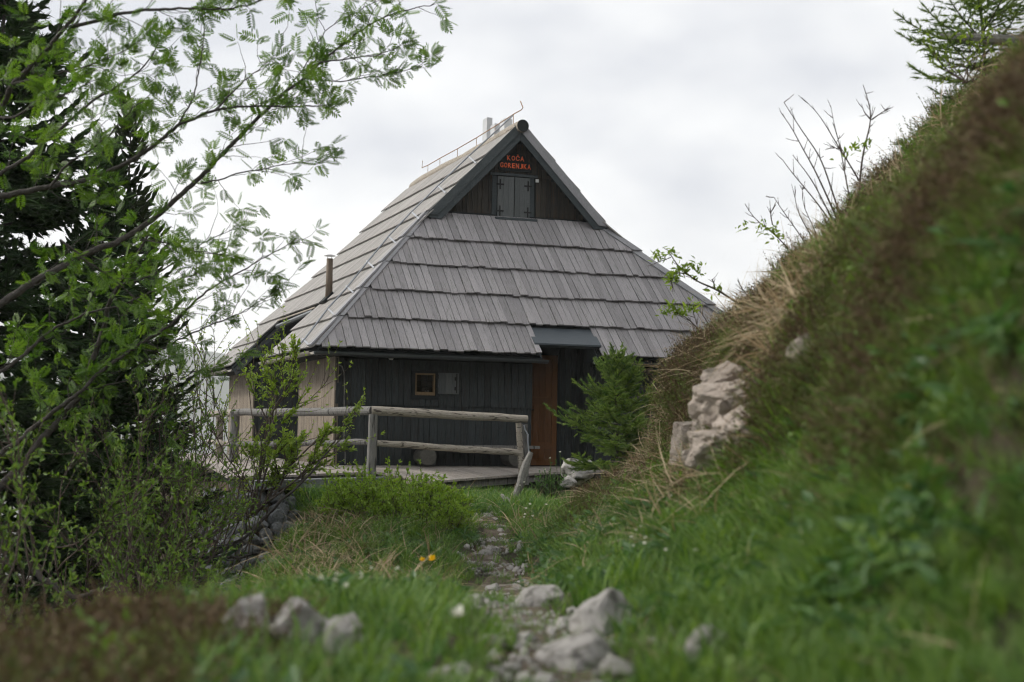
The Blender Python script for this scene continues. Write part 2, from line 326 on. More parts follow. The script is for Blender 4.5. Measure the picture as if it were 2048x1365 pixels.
def grid_mesh(xs, ys, dz=0):
    X, Y = np.meshgrid(xs, ys); V = np.stack([X, Y, ground(X, Y) + dz], -1).reshape(-1, 3)
    nx = len(xs); i = (np.arange(len(ys) - 1)[:, None] * nx + np.arange(nx - 1)[None]).ravel()
    return V, np.stack([i, i + 1, i + nx + 1, i + nx], -1)
_g = np.concatenate([-np.geomspace(1500, 9, 40)[:-1], np.arange(-9, -4, .2), np.arange(-4, 6, .06), np.arange(6, 14, .25), np.geomspace(14, 1500, 36)])
_h = np.concatenate([-np.geomspace(300, 4, 14)[:-1], np.arange(-4, 1.5, .3), np.arange(1.5, 21.5, .07), np.arange(21.5, 45, .4), np.geomspace(45, 1500, 36)])
V, Q = grid_mesh(_g, _h)
obj('ground', mesh_np('ground', V, [Q], smooth=True), M_GROUND, kind='structure', label='grassy mountain ground with the bank on its side', cat='ground')
# path: its own thin sheet with an uneven outline
ys = np.arange(1.5, 19.9, .06); W = []; 
for y in ys:
    c = ip(PC, y); w = ip(PW, y)
    a = c - w * (.85 + 1.3 * fbm(1.7, y, 1.3, 11)); b = c + w * (.85 + 1.3 * fbm(8.3, y, 1.3, 12))
    W.append(np.linspace(a, b, 12))
W = np.array(W); Yp = np.repeat(ys[:, None], 12, 1); Vp = np.stack([W, Yp, ground(W, Yp) + .012], -1)
Vp[:, 0, 2] -= .03; Vp[:, -1, 2] -= .03
i = (np.arange(len(ys) - 1)[:, None] * 12 + np.arange(11)[None]).ravel()
obj('path', mesh_np('path', Vp.reshape(-1, 3), [np.stack([i, i + 1, i + 13, i + 12], -1)], smooth=True), M_PATH, kind='structure', label='narrow trodden earth and stone path leading to the terrace', cat='path')
# far hillside beyond the valley, behind the hut
hx = np.linspace(-1300, 900, 90); hy = np.linspace(900, 1500, 30); X, Y = np.meshgrid(hx, hy)
Z = -150 + 232 * smooth(900, 1420, Y) * (1 - .45 * smooth(-500, 300, X)) + 40 * fbm(X, Y, .004, 21) + 9 * fbm(X, Y, .03, 22)
i = (np.arange(29)[:, None] * 90 + np.arange(89)[None]).ravel()
obj('hill', mesh_np('hill', np.stack([X, Y, Z], -1).reshape(-1, 3), [np.stack([i, i + 1, i + 91, i + 90], -1)], smooth=True), M_HILL, kind='structure', label='misty wooded hillside far behind the hut', cat='hill')

# ------------------------------------------------------------------ the hut
hut = empty('mountain_hut', HO, 'dark timber mountain hut with steep grey board roof and small front gable', 'hut', rz=YAW)
EL, EF, H1, ML, MF, WID, DEP = .45, .50, 1.915, 1.04, 1.0, 8.0, 12.1
ZR = H1 + ML * (WID / 2 + EL)                       # ridge height of the roof planes
ZG = 2.80                                          # rise at which the small gable starts
def pf(a, z): return np.array([a, -EF + z / MF, H1 + z])
def pl(a, z): return np.array([-EL + z / ML, a, H1 + z])
def pr(a, z): return np.array([WID + EL - z / ML, a, H1 + z])
def pb(a, z): return np.array([a, DEP + EF - z / MF, H1 + z])
NF = np.array([0, -MF, 1]) / math.hypot(1, MF); NL = np.array([-ML, 0, 1]) / math.hypot(1, ML); NRt = NL * [-1, 1, 1]; NB = NF * [1, -1, 1]
def clip(P, f):
    """clip polygon of (a,z) where f>=0"""
    o = []
    for i in range(len(P)):
        p, q = np.array(P[i]), np.array(P[(i + 1) % len(P)]); a, b = f(p), f(q)
        if a >= 0: o.append(p)
        if a * b < 0: o.append(p + (q - p) * a / (a - b))
    return o
def board(mb, pfun, n, P, z0, z1, th=.026, lift=.045, r=None, up=0.):
    """a roof board: polygon in (a,z), lower end lifted over the course below"""
    top = [pfun(a, z) + n * (.034 + up + lift * (z1 - z) / (z1 - z0)) for a, z in P]
    mb.prism(top, -n * th, r=r)
roof = MB()
roof_b = MB()
# boarding under the boards (closed sheet on each plane, 2 cm thick)
def sheet(pfun, n, P): roof_b.prism([pfun(a, z) - n * .012 for a, z in P], -n * .03)
sheet(pf, NF, [(-EL + .03, 0.02), (3.5, .02), (3.5, .5), (4.62, .5), (4.62, .02), (WID + EL - .03, .02), (WID + EL - ZG / ML, ZG + .12), (-EL + ZG / ML, ZG + .12)][:3] + [(3.5, ZG + .1), (-EL + ZG / ML, ZG + .1)])
sheet(pf, NF, [(3.5, .5), (4.62, .5), (4.62, ZG + .1), (3.5, ZG + .1)])
sheet(pf, NF, [(4.62, .02), (WID + EL - .03, .02), (WID + EL - ZG / ML, ZG + .1), (4.62, ZG + .1)])
T0, T1 = 2.06, DEP - 2.06
OA, OB, OZ = 4.28, 8.45, 1.10                       # opening in the left roof above the side entrance
sheet(pl, NL, [(-EF, 0), (OA, 0), (OA, OZ), (-EF + OZ, OZ)])
sheet(pl, NL, [(OB, 0), (DEP + EF, 0), (DEP + EF - OZ, OZ), (OB, OZ)])
sheet(pl, NL, [(-EF + OZ, OZ), (DEP + EF - OZ, OZ), (DEP + EF - ZG, ZG), (-EF + ZG, ZG)])
sheet(pl, NL, [(T0 + .01, ZG), (T1 - .01, ZG), (T1 - .01, ZR - H1 - .02), (T0 + .01, ZR - H1 - .02)])
sheet(pr, NRt, [(-EF, 0), (DEP + EF, 0), (DEP + EF - ZG, ZG), (-EF + ZG, ZG)])
sheet(pr, NRt, [(T0 + .01, ZG), (T1 - .01, ZG), (T1 - .01, ZR - H1 - .02), (T0 + .01, ZR - H1 - .02)])
sheet(pb, NB, [(-EL, 0), (WID + EL, 0), (WID + EL - ZG / ML, ZG), (-EL + ZG / ML, ZG)])
ROOF = roof_b.build('roof', M_DARKER, hut)
# front face: each board its own piece
rows = [0, .545, 1.095, 1.64, 2.19, 2.77]
for ri in range(5):
    z0, z1 = rows[ri], rows[ri + 1]; a = -EL - .02
    while a < WID + EL:
        w = random.uniform(.105, .15); zz0 = z0 - random.uniform(0, .022)
        P = [(a + .005, zz0), (a + w - .005, zz0), (a + w - .005, z1 + .05), (a + .005, z1 + .05)]
        if ri == 0: 
            c = a + w / 2
            if 3.5 < c < 4.62: a += w; continue
        P = clip(P, lambda p: p[0] - (-EL + p[1] / ML) - .03); 
        if len(P) > 2: P = clip(P, lambda p: (WID + EL - p[1] / ML) - p[0] - .03)
        if ri == 4 and len(P) > 2: pass
        if len(P) > 2 and abs(sum(P[i][0] * P[(i + 1) % len(P)][1] - P[(i + 1) % len(P)][0] * P[i][1] for i in range(len(P)))) > .01:
            m = MB(); board(m, pf, NF, P, z0, z1 + .05, lift=.06 + random.uniform(-.01, .018), up=random.uniform(-.006, .008)); m.build('roof_board', M_ROOF, ROOF)
        a += w
# left, right and back faces: narrow boards seen edge-on, joined
def face_boards(pfun, n, amin, amax, zmax, hipped, skip=None, w0=.13, step=.562):
    mb = MB(); z = 0.
    while z < zmax - .1:
        z1 = min(z + step, zmax); a = amin
        while a < amax:
            w = random.uniform(w0 * .8, w0 * 1.2)
            P = [(a + .003, z - random.uniform(0, .014)), (a + w - .003, z - random.uniform(0, .014)), (a + w - .003, z1 + .04), (a + .003, z1 + .04)]
            if hipped:
                lo = lambda p: p[0] - (-EF + p[1] / MF if p[1] < ZG else T0); hi = lambda p: (DEP + EF - p[1] / MF if p[1] < ZG else T1) - p[0]
            else:
                lo = lambda p: p[0] - (-EL + p[1] / ML); hi = lambda p: (WID + EL - p[1] / ML) - p[0]
            c = a + w / 2
            if not (skip and skip[0] < c < skip[1] and z < skip[2] - .1):
                P = clip(P, lo)
                if len(P) > 2: P = clip(P, hi)
                if len(P) > 2: board(mb, pfun, n, P, z, z1 + .04, r=random.random())
            a += w
        z = z1
    return mb
o = face_boards(pl, NL, -EF, DEP + EF, ZR - H1 - .06, True, (OA, OB, OZ)).build('roof_boards', M_ROOFL, ROOF); o['kind'] = 'stuff'
o = face_boards(pr, NRt, -EF, DEP + EF, ZR - H1 - .06, True).build('roof_boards', M_ROOFL, ROOF); o['kind'] = 'stuff'
o = face_boards(pb, NB, -EL, WID + EL, ZG, False).build('roof_boards', M_ROOF, ROOF); o['kind'] = 'stuff'
# boards along the two front hips, one length per course
for side in (0, 1):
    for ri in range(5):
        z0, z1 = rows[ri] - .01, min(rows[ri + 1] + .06, ZG + .02)
        m = MB()
        if side == 0:
            P = [(-EF + z0 + .0, z0), (-EF + z0 + .30, z0), (-EF + z1 + .30, z1), (-EF + z1 + .0, z1)]
            top = [pl(a, z) + NL * (.075 + .045 * (z1 - z) / (z1 - z0)) for a, z in P]; m.prism(top, -NL * .03)
            P2 = [(-EL + z0 / ML - .02, z0), (-EL + z0 / ML + .05, z0), (-EL + z1 / ML + .05, z1), (-EL + z1 / ML - .02, z1)]
            m.prism([pf(a, z) + NF * (.09 + .02 * (z1 - z) / (z1 - z0)) for a, z in P2], -NF * .025)
        else:
            P2 = [(WID + EL - z0 / ML - .16, z0), (WID + EL - z0 / ML + .03, z0), (WID + EL - z1 / ML + .03, z1), (WID + EL - z1 / ML - .16, z1)]
            m.prism([pf(a, z) + NF * (.075 + .045 * (z1 - z) / (z1 - z0)) for a, z in P2], -NF * .03)
            P = [(-EF + z0, z0), (-EF + z0 + .2, z0), (-EF + z1 + .2, z1), (-EF + z1, z1)]
            m.prism([pr(a, z) + NRt * (.075 + .045 * (z1 - z) / (z1 - z0)) for a, z in P], -NRt * .03)
        m.build('hip_board', M_HIP, ROOF)
# ridge log, a little crooked
n = 16; tt = np.linspace(1.98, DEP - 2.35, n)
pts = [(WID / 2 + .015 * math.sin(t * 1.3), t, ZR - .045 + .02 * math.sin(t * .9 + 1)) for t in tt]
MB().tube(pts, [.125 + .008 * math.sin(t * 3) for t in tt], 14).build('ridge_log', M_LOG, ROOF, smooth=False)
MB().tube([(pts[0][0], 1.978, pts[0][2]), (pts[0][0], 1.972, pts[0][2])], [.122, .118], 14).build('log_end', M_DARKER, ROOF); MB().tube([(pts[0][0] + .01, 1.971, pts[0][2] + .01), (pts[0][0] + .01, 1.967, pts[0][2] + .01)], [.045, .04], 10).build('log_heart', M_IRON, ROOF)

# walls ------------------------------------------------------------
fwall = MB()
WX0, WX1, WZ0, WZ1 = 1.40, 1.76, 1.235, 1.585        # small front window
for a, b in (((0.02, .06, -.05), (WX0, .16, 2.0)), ((WX1, .06, -.05), (3.55, .16, 2.0)), ((WX0, .06, -.05), (WX1, .16, WZ0)), ((WX0, .06, WZ1), (WX1, .16, 2.0)), ((4.75, .06, -.4), (8.0, .16, 2.0)), ((3.45, .16, -.05), (3.55, .68, 2.6))):
    fwall.box(a, b)
FW = fwall.build('front_wall', M_DARKER, hut)
def wall_boards(s0, s1, t, z0, z1, name, m, parent, th=.022, skip=None, wmin=.10, wmax=.155, ragged=.012, tilt=0.):
    s = s0
    while s < s1 - .02:
        w = min(random.uniform(wmin, wmax), s1 - s); spans = [(z0 - random.uniform(0, ragged), z1)]
        if skip and s + w > skip[0] and s < skip[1]:
            spans = [(z0 - random.uniform(0, ragged), skip[2]), (skip[3], z1)]
        for a, b in spans:
            if b - a < .05: continue
            d = random.uniform(0, .008); mm = MB()
            mm.prism([(s + .003, t - th - d - tilt, a), (s + w - .003, t - th - d - tilt, a), (s + w - .003, t - th - d, b), (s + .003, t - th - d, b)], (0, th, 0))
            mm.build(name, m, parent)
        s += w
wall_boards(0.0, 3.55, .055, -.03, 1.06, 'wall_board', M_DARK, FW)
wall_boards(0.0, 3.55, .040, 1.03, 1.80, 'wall_board', M_DARK, FW, tilt=.018, skip=(WX0 - .07, WX1 + .05, 1.14, 1.62))
wall_boards(4.77, 8.0, .055, -.3, 1.06, 'wall_board', M_DARK, FW, wmin=.13, wmax=.2)
wall_boards(4.77, 8.0, .040, 1.03, 1.80, 'wall_board', M_DARK, FW, tilt=.018, wmin=.13, wmax=.2)
# window
win = MB()
win.box((WX0 - .075, -.015, WZ0 - .10), (WX1 + .055, .05, WZ0 - .035)).box((WX0 - .07, .0, WZ1 + .003), (WX1 + .05, .05, WZ1 + .06)).box((WX0 - .07, .0, WZ0 - .034), (WX0 - .004, .05, WZ1 + .002)).box((WX1 + .004, .0, WZ0 - .034), (WX1 + .05, .05, WZ1 + .002))
WN = win.build('window', M_DARKER, hut, label='small square front window with honey coloured frame')
fr = MB(); e = .028
fr.box((WX0, .02, WZ0 - .03), (WX1, .09, WZ0 + e)).box((WX0, .02, WZ1 - e), (WX1, .09, WZ1)).box((WX0, .02, WZ0 + e), (WX0 + e, .09, WZ1 - e)).box((WX1 - e, .02, WZ0 + e), (WX1, .09, WZ1 - e))
fr.build('window_frame', M_FRAME, WN)
MB().box((WX0 + e, .10, WZ0 + e), (WX1 - e, .104, WZ1 - e)).build('pane', M_GLASS, WN)
gb = MB()
for k in (1, 2): 
    x = WX0 + e + (WX1 - WX0 - 2 * e) * k / 3; gb.box((x - .006, .085, WZ0 + e), (x + .006, .097, WZ1 - e))
    z = WZ0 + e + (WZ1 - WZ0 - 2 * e) * k / 3; gb.box((WX0 + e, .083, z - .006), (WX1 - e, .0845, z + .006))
gb.build('grille', M_IRON, WN)
MB().box((WX0 - .1, .3, WZ0 - .3), (WX1 + .3, .34, WZ1 + .2)).build('room_lining', mat('brown_room', (.05, .03, .018), (.08, .05, .03), .9), WN)
# open shutter
sh = MB()
for k in range(3): sh.box((1.80 + k * .125, -.035, 1.235), (1.80 + k * .125 + .121, -.008, 1.60))
SH = sh.build('shutter', M_SHUT, hut, label='small grey board shutter folded open beside the window')
for z in (1.30, 1.53): MB().box((1.765, -.045, z - .035), (1.80, -.02, z + .035)).build('hinge', M_IRON, SH)
for z in (1.33, 1.50): MB().box((2.09, -.041, z - .03), (2.118, -.036, z + .03)).build('clasp', M_IRON, SH)
MB().box((2.12, -.042, 1.25), (2.14, -.036, 1.59)).build('edge_strip', M_IRON, SH)
# door recess
rc = MB(); rc.box((3.55, .68, -.05), (4.75, .74, 2.6)); rc.box((4.75, .16, -.3), (4.83, .74, 2.6)); rc.build('door_recess', M_DARKER, hut)
RW = MB().box((4.742, .06, -.05), (4.746, .66, 2.45)).build('recess_side', M_DARKER, hut)
for k in range(5): 
    m = MB(); m.box((4.722 - random.uniform(0, .006), .045 + k * .125, -.05), (4.740, .045 + k * .125 + .12, 1.06)); m.build('wall_board', M_DARK, RW)
    m = MB(); m.box((4.706 - random.uniform(0, .006), .045 + k * .125, 1.04), (4.728, .045 + k * .125 + .12, 2.4)); m.build('wall_board', M_DARK, RW)
wall_boards(4.30, 4.72, .675, -.03, 1.17, 'wall_board', M_DARK, RW)
wall_boards(4.30, 4.72, .655, 1.15, 2.4, 'wall_board', M_DARK, RW, tilt=.015)
dr = MB(); dr.box((3.56, .63, 0), (4.27, .67, 2.0)); DOOR = dr.build('door', M_DOOR, hut, label='brown panelled wooden door set back in its recess')
pn = MB()
for z0, z1 in ((.0, .10), (.32, .40), (1.10, 1.22), (1.9, 2.0)): pn.box((3.58, .612, z0), (4.25, .628, z1))
for s in (3.58, 4.16): pn.box((s, .608, .0), (s + .09, .6275, 2.0))
pn.build('door_rail', M_DOOR, DOOR)
for z0, z1 in ((.12, .30), (.42, 1.08), (1.24, 1.88)):
    for k in range(4): MB().box((3.69 + k * .115, .62, z0), (3.69 + k * .115 + .11, .6285, z1)).build('door_panel', M_DOOR, DOOR)
MB().tube([(3.72, .60, 1.0), (3.72, .57, 1.0), (3.80, .57, 1.0)], .01, 8).build('door_handle', M_IRON, DOOR)
MB().box((4.27, .61, 0), (4.31, .69, 2.02)).build('door_frame', M_DARKER, DOOR)
# canopy over the door and its cheeks
cp = MB(); a0 = (3.40, .02, 2.455); a1 = (4.70, .02, 2.455); b1 = (4.68, -.43, 2.155); b0 = (3.42, -.43, 2.155)
cp.prism([a0, a1, b1, b0], (0, .0, -.03)); CN = cp.build('door_canopy', M_CAN, hut)
MB().prism([(3.43, -.425, 2.124), (4.67, -.425, 2.124), (4.67, .3, 2.3), (3.43, .3, 2.3)], (0, .02, -.04)).build('canopy_soffit', M_DARKER, CN)
for s in (3.53, 4.60):
    MB().prism([(s, -.47, 1.86), (s, .05, 1.86), (s, .05, 2.42), (s, -.02, 2.38)], (.022, 0, 0)).build('canopy_cheek', M_BARGE, CN)
# left wall, side entrance recess, other walls
lw = MB()
lw.box((.06, .165, -.05), (.16, 3.3, 2.05)).box((.06, 8.5, -.4), (.16, DEP, 2.05)).box((1.3, 3.2, -.05), (1.4, 8.6, 3.0))
lw.box((.2, DEP - .1, -.4), (WID, DEP, 2.0)).box((WID - .1, .17, -.4), (WID, DEP - .11, 2.0))
for t_ in (3.25, 8.5): lw.prism([(.16, t_, -.3), (1.3, t_, -.3), (1.3, t_, H1 + ML * (1.3 + EL) - .1), (.16, t_, H1 + ML * (.16 + EL) - .1)], (0, .05, 0))
lw.build('side_walls', M_DARKER, hut)
pb_ = MB(); t = 0.0
while t < 3.28:
    w = min(random.uniform(.10, .15), 3.3 - t); d = random.uniform(0, .008); pb_.box((.03 - d, t + .003, -.03), (.055, t + w - .003, 1.84)); t += w
pb_.box((-.015, -.0, -.03), (.012, .13, 1.84)).build('side_boarding', M_PALE, hut, label='pale sunlit boarding on the side wall near the corner')
pb_ = MB(); t = 8.5
while t < DEP - .02:
    w = random.uniform(.10, .15); d = random.uniform(0, .008); pb_.box((.03 - d, t + .003, -.4), (.055, t + w - .003, 1.84)); t += w
pb_.build('side_boarding', M_PALE, hut, label='pale boarding on the far part of the side wall')
rb = MB(); s = .16
while s < 1.28: w = .14; rb.box((s + .003, 8.475 - random.uniform(0, .006), -.1), (s + w - .003, 8.495, H1 + ML * (s + EL) - .12)); s += w
rb.build('recess_boarding', M_DARK, hut)
sw = MB().box((1.26, 5.0, .9), (1.29, 5.9, 1.75)); SWN = sw.build('side_window', M_FRAME, hut); MB().box((1.25, 5.05, .95), (1.255, 5.85, 1.7)).build('pane', M_GLASS, SWN)
# header, fascia, bracket of the opening in the left roof
p0 = pl(OA, OZ); p1 = pl(OB, OZ)
MB().beam(p0 - NL * .09 + [-.02, 0, 0], p1 - NL * .09 + [-.02, 0, 0], .05, .16, up=NL).build('opening_header', M_DARKER, hut)
MB().beam(p0 + np.array([-.09, .05, -.02]), p1 + np.array([-.09, -.05, -.02]), .03, .03).build('header_strip', M_LOG, hut)
MB().tube([p0 + np.array([-.10, .1, -.10]), p1 + np.array([-.10, -.1, -.16])], .055, 8).build('opening_gutter', M_GUT, hut)
for tq, name in ((OA - .012, 'opening_fascia'), (OB + .012, 'opening_fascia')):
    q0 = pl(tq, -.02); q1 = pl(tq, OZ + .05)
    MB().prism([q0 + [0, 0, .02], q1 + [0, 0, .02], q1 + [0, 0, -.24], q0 + [.1, 0, -.16]], (0, .024 if tq > 6 else -.024, 0)).build(name, M_BARGE, hut)
th = np.linspace(0, 1.9, 10); c = pl(OB - .05, OZ) + np.array([.0, 0, -.62])
MB().tube([c + np.array([-.55 + .9 * math.sin(a) * .6 - .1, 0, .42 * (1 - math.cos(a)) - .25]) for a in th], .035, 6).build('curved_brace', M_BARGE, hut)
# gable -----------------------------------------------------------
TG = 2.46; zb = H1 + ZG + .02; hb = (ZR - zb) / ML; CX = WID / 2
GB = MB().prism([(CX - hb + .02, TG, zb), (CX + hb - .02, TG, zb), (CX, TG, ZR - .05)], (0, .06, 0)).build('gable', M_DARKER, hut)
MB().prism([(CX - hb + .02, DEP - TG, zb), (CX + hb - .02, DEP - TG, zb), (CX, DEP - TG, ZR - .05)], (0, -.06, 0)).build('gable', M_DARKER, hut)
GS0, GS1, GZ0, GZ1 = 3.62, 4.36, 4.72, 5.56
s = CX - hb + .03
while s < CX + hb - .05:
    w = random.uniform(.085, .13); c = s + w / 2
    ztop = ZR - .08 - ML * abs(c - CX) * 1.0 - .05
    spans = [(zb - .02, min(ztop, 5.60)), (5.585, ztop)]
    if GS0 - .06 < c < GS1 + .06: spans = [(5.64, ztop)]
    for k, (a, b) in enumerate(spans):
        if b - a < .06: continue
        d = random.uniform(0, .008) + (.022 if a > 5.5 else 0); MB().box((s + .003, TG - .022 - d, a), (s + w - .003, TG - .002, b)).build('gable_board', M_GABLE, GB)
    s += w
# barge boards
for sg in (-1, 1):
    def bp(zr, off): return np.array([CX + sg * (ZR - H1 - zr) / ML, 0, H1 + zr]) + np.array([sg * ML, 0, 1]) / math.hypot(1, ML) * off
    lo, hi = ZG - .10, ZR - H1
    for t0, o1, o2, nm in ((2.075, .0, -.215, 'barge_board'), (2.052, .055, -.10, 'barge_cap')):
        P = [bp(lo, o1), bp(hi, o1), bp(hi, o2), bp(lo + .0, o2)]
        P[1][0] = CX + sg * .004; P[2][0] = CX + sg * .004; P[1][2] = ZR + o1 * 1.44; P[2][2] = ZR + o2 * 1.44
        P[3] = bp(lo + .13, o2)
        MB().prism([p + [0, t0, 0] for p in P], (0, .022, 0)).build(nm, M_BARGE if (sg < 0 or nm == 'barge_board') else M_HIP, hut)
    # soffit between barge and gable wall
    MB().prism([bp(lo, -.05) + [0, 2.1, 0], bp(hi, -.05) + [0, 2.1, 0], bp(hi, -.05) + [0, TG, 0], bp(lo, -.05) + [0, TG, 0]], np.array([sg * -ML, 0, -1]) * .015).build('gable_soffit', M_DARKER, hut)
# gable window: lintel, frame, sill, two shutters with cross hinges
gw = MB()
gw.box((GS0 - .12, TG - .08, GZ1 + .02), (GS1 + .12, TG - .03, GZ1 + .07)).box((GS0 - .07, TG - .05, GZ0 + .03), (GS0 + .02, TG - .024, GZ1 + .018)).box((GS1 - .03, TG - .05, GZ0 + .03), (GS1 + .06, TG - .024, GZ1 + .018))
gw.box((GS0 - .06, TG - .26, GZ0 - .03), (GS1 + .06, TG - .10, GZ0 + .015)).box((GS0 - .02, TG - .16, GZ0 + .017), (GS1 + .02, TG - .03, GZ0 + .038))
GW = gw.build('gable_window', M_BARGE, hut)
for k, (a, b) in enumerate(((GS0 + .03, CX - .012), (CX + .004, GS1 - .04))):
    m = MB(); w = (b - a) / 3
    for j in range(3): m.box((a + j * w + .001, TG - .085 - .003 * (j % 2), GZ0 + .04), (a + (j + 1) * w - .002, TG - .055, GZ1 + .0))
    S = m.build('gable_shutter', M_SHUT, GW)
    x = a + .045 if k == 0 else b - .045
    for z in (GZ0 + .16, GZ1 - .16):
        h = MB(); h.box((x - .08, TG - .095, z - .016), (x + .08, TG - .089, z + .016)).box((x - .014, TG - .100, z - .10), (x + .014, TG - .0955, z + .10))
        h.build('hinge', M_IRON, S)
MB().box((GS1 + .09, TG - .06, 5.50), (GS1 + .15, TG - .03, 5.56)).build('gable_lamp', M_WHITE, hut)
# gutters -----------------------------------------------------------
def gutter(pts, m, name='gutter', r=.062):
    P = np.array(pts, float); d = unit(P[-1] - P[0]); sd = np.cross(d, [0, 0, 1]); V = []; th = np.linspace(0, math.pi, 9)
    for rr_ in (r, r - .006):
        for p in (P[0], P[-1]):
            for a in th: V.append(p + sd * math.cos(a) * rr_ + np.array([0, 0, -math.sin(a) * rr_]))
    Q = []; n = 9
    for j in range(n - 1): Q += [(j, j + 1, n + j + 1, n + j), (2 * n + j, 3 * n + j, 3 * n + j + 1, 2 * n + j + 1)]
    for e0, e1 in ((0, 2 * n), (n, 3 * n)):
        for j in range(n - 1): Q.append((e0 + j, e0 + j + 1, e1 + j + 1, e1 + j))
    Q += [(0, n, 3 * n, 2 * n), (n - 1, 2 * n - 1, 4 * n - 1, 3 * n - 1)]
    mb = MB().add(V, Q); return mb.build(name, m, hut)
gutter([(-EL - .04, -EF - .055, 1.875), (3.62, -EF - .055, 1.855)], M_GUT); gutter([(4.50, -EF - .055, 1.865), (WID + EL, -EF - .055, 1.85)], M_GUT)
gutter([(-EL - .06, 4.38, 1.865), (-EL - .06, -EF + .02, 1.88)], M_GUTL); gutter([(-EL - .06, DEP + EF + .3, 1.85), (-EL - .06, OB + .2, 1.87)], M_GUTL)
MB().tube([(-EL - .05, 4.15, 1.82), (-EL - .05, 4.15, 1.70), (-.35, 4.2, 1.52), (.0, 4.4, 1.35), (.3, 4.6, 1.25)], .045, 8).build('downpipe', M_GUT, hut)
sf = MB().box((-EL + .06, -EF + .07, 1.83), (3.55, .05, 1.86)).box((4.72, -EF + .07, 1.83), (WID + .4, .05, 1.86)).box((-EL + .06, .06, 1.832), (.055, OA, 1.862)).box((-EL + .06, OB, 1.832), (.055, DEP + .3, 1.862))
sf.build('eaves_soffit', M_DARKER, hut)
fa = MB().box((-EL + .03, -EF + .015, 1.80), (3.55, -EF + .045, 1.895)).box((4.6, -EF + .015, 1.80), (WID + .4, -EF + .045, 1.895)); fa.build('eaves_fascia', M_DARKER, hut)
MB().tube([(.93, -.1, 1.83), (.93, -.1, 1.79)], [.05, .03], 10).build('porch_light', M_ZINC, hut)
# stove pipe with cap, vents behind the ridge, lightning conductor, wall cable
b0 = pl(3.62, 1.13); tp = lside(657, 519, b0[0])
SP = MB().tube([b0 - [0, 0, .15], (b0[0], b0[1], tp[2])], [.075, .062], 12).build('stove_pipe', M_RUST, hut, smooth=True)
MB().tube([(b0[0], b0[1], tp[2] + .05), (b0[0], b0[1], tp[2] + .055), (b0[0], b0[1], tp[2] + .10)], [.12, .12, .01], 12).tube([(b0[0] + .04, b0[1], tp[2] - .02), (b0[0] + .04, b0[1], tp[2] + .06)], .008, 5).tube([(b0[0] - .04, b0[1], tp[2] - .02), (b0[0] - .04, b0[1], tp[2] + .06)], .008, 5).build('pipe_cap', M_ZINC, SP)
MB().prism([b0 + np.array([-.10, y_, -.02]) for y_ in (-.12, .3)] + [b0 + np.array([.08, y_, .17]) for y_ in (.3, -.12)], NL * .05).build('pipe_base', M_DARKER, SP)
for x0, x1, yt, td in ((974, 985, 235, 6.2), (990, 1003, 247, 5.2), (1009, 1025, 237, 4.6)):
    a = front(x0, yt, td); b = front(x1, yt, td)
    MB().box((a[0], td, ZR - .35), (b[0], td + .3, a[2])).build('roof_vent', M_ZINC, hut)
lc = MB(); pts = []
for k, (x, y) in enumerate([(845, 322), (844, 336), (856, 331), (880, 317), (915, 298), (953, 276), (990, 253), (1027, 229), (1043, 220), (1046, 216), (1041, 203)]):
    pts.append(lside(x, y, CX))
lc.tube(pts, .011, 5); 
for i in (2, 3, 4, 5, 6, 7): lc.tube([pts[i], (CX, pts[i][1], ZR + .06)], .007, 4)
lc.build('lightning_conductor', M_COPPER, hut)
def lroofpt(x, y, h=.10):
    n = np.array([-ML, 0, 1.]); nw = n[0] * RR + np.array([0, 0, 1.]); p0 = HO - EL * RR + np.array([0, 0, H1 + h * 1.44]); d = ray(x, y)
    return loc(CAM + d * ((p0 - CAM) @ nw) / (d @ nw))
pts = [lside(1025, 232, CX)] + [lroofpt(x, y) for x, y in ((937, 313), (876, 372), (823, 424), (777, 473), (735, 524), (695, 574), (655, 618), (608, 680))] + [lroofpt(597, 692), lroofpt(597, 706)]
lc = MB().tube(pts, .016, 5)
for x, y in ((937, 313), (876, 372), (823, 424), (777, 473), (733, 522), (692, 572), (655, 617), (605, 678)):
    a = lroofpt(x, y, .09); b = lroofpt(x + 15, y + 14, .09); lc.beam(a, b, .03, .012, up=NL)
lc.build('roof_strap', M_STRAP, hut)
q = [front(x, y, -.03) for x, y in ((672, 728), (684, 733), (688, 745), (689, 770), (688, 830), (688, 875), (690, 905), (690, 928))]
MB().tube(q, .011, 6).build('wall_cable', M_LOGG, hut)

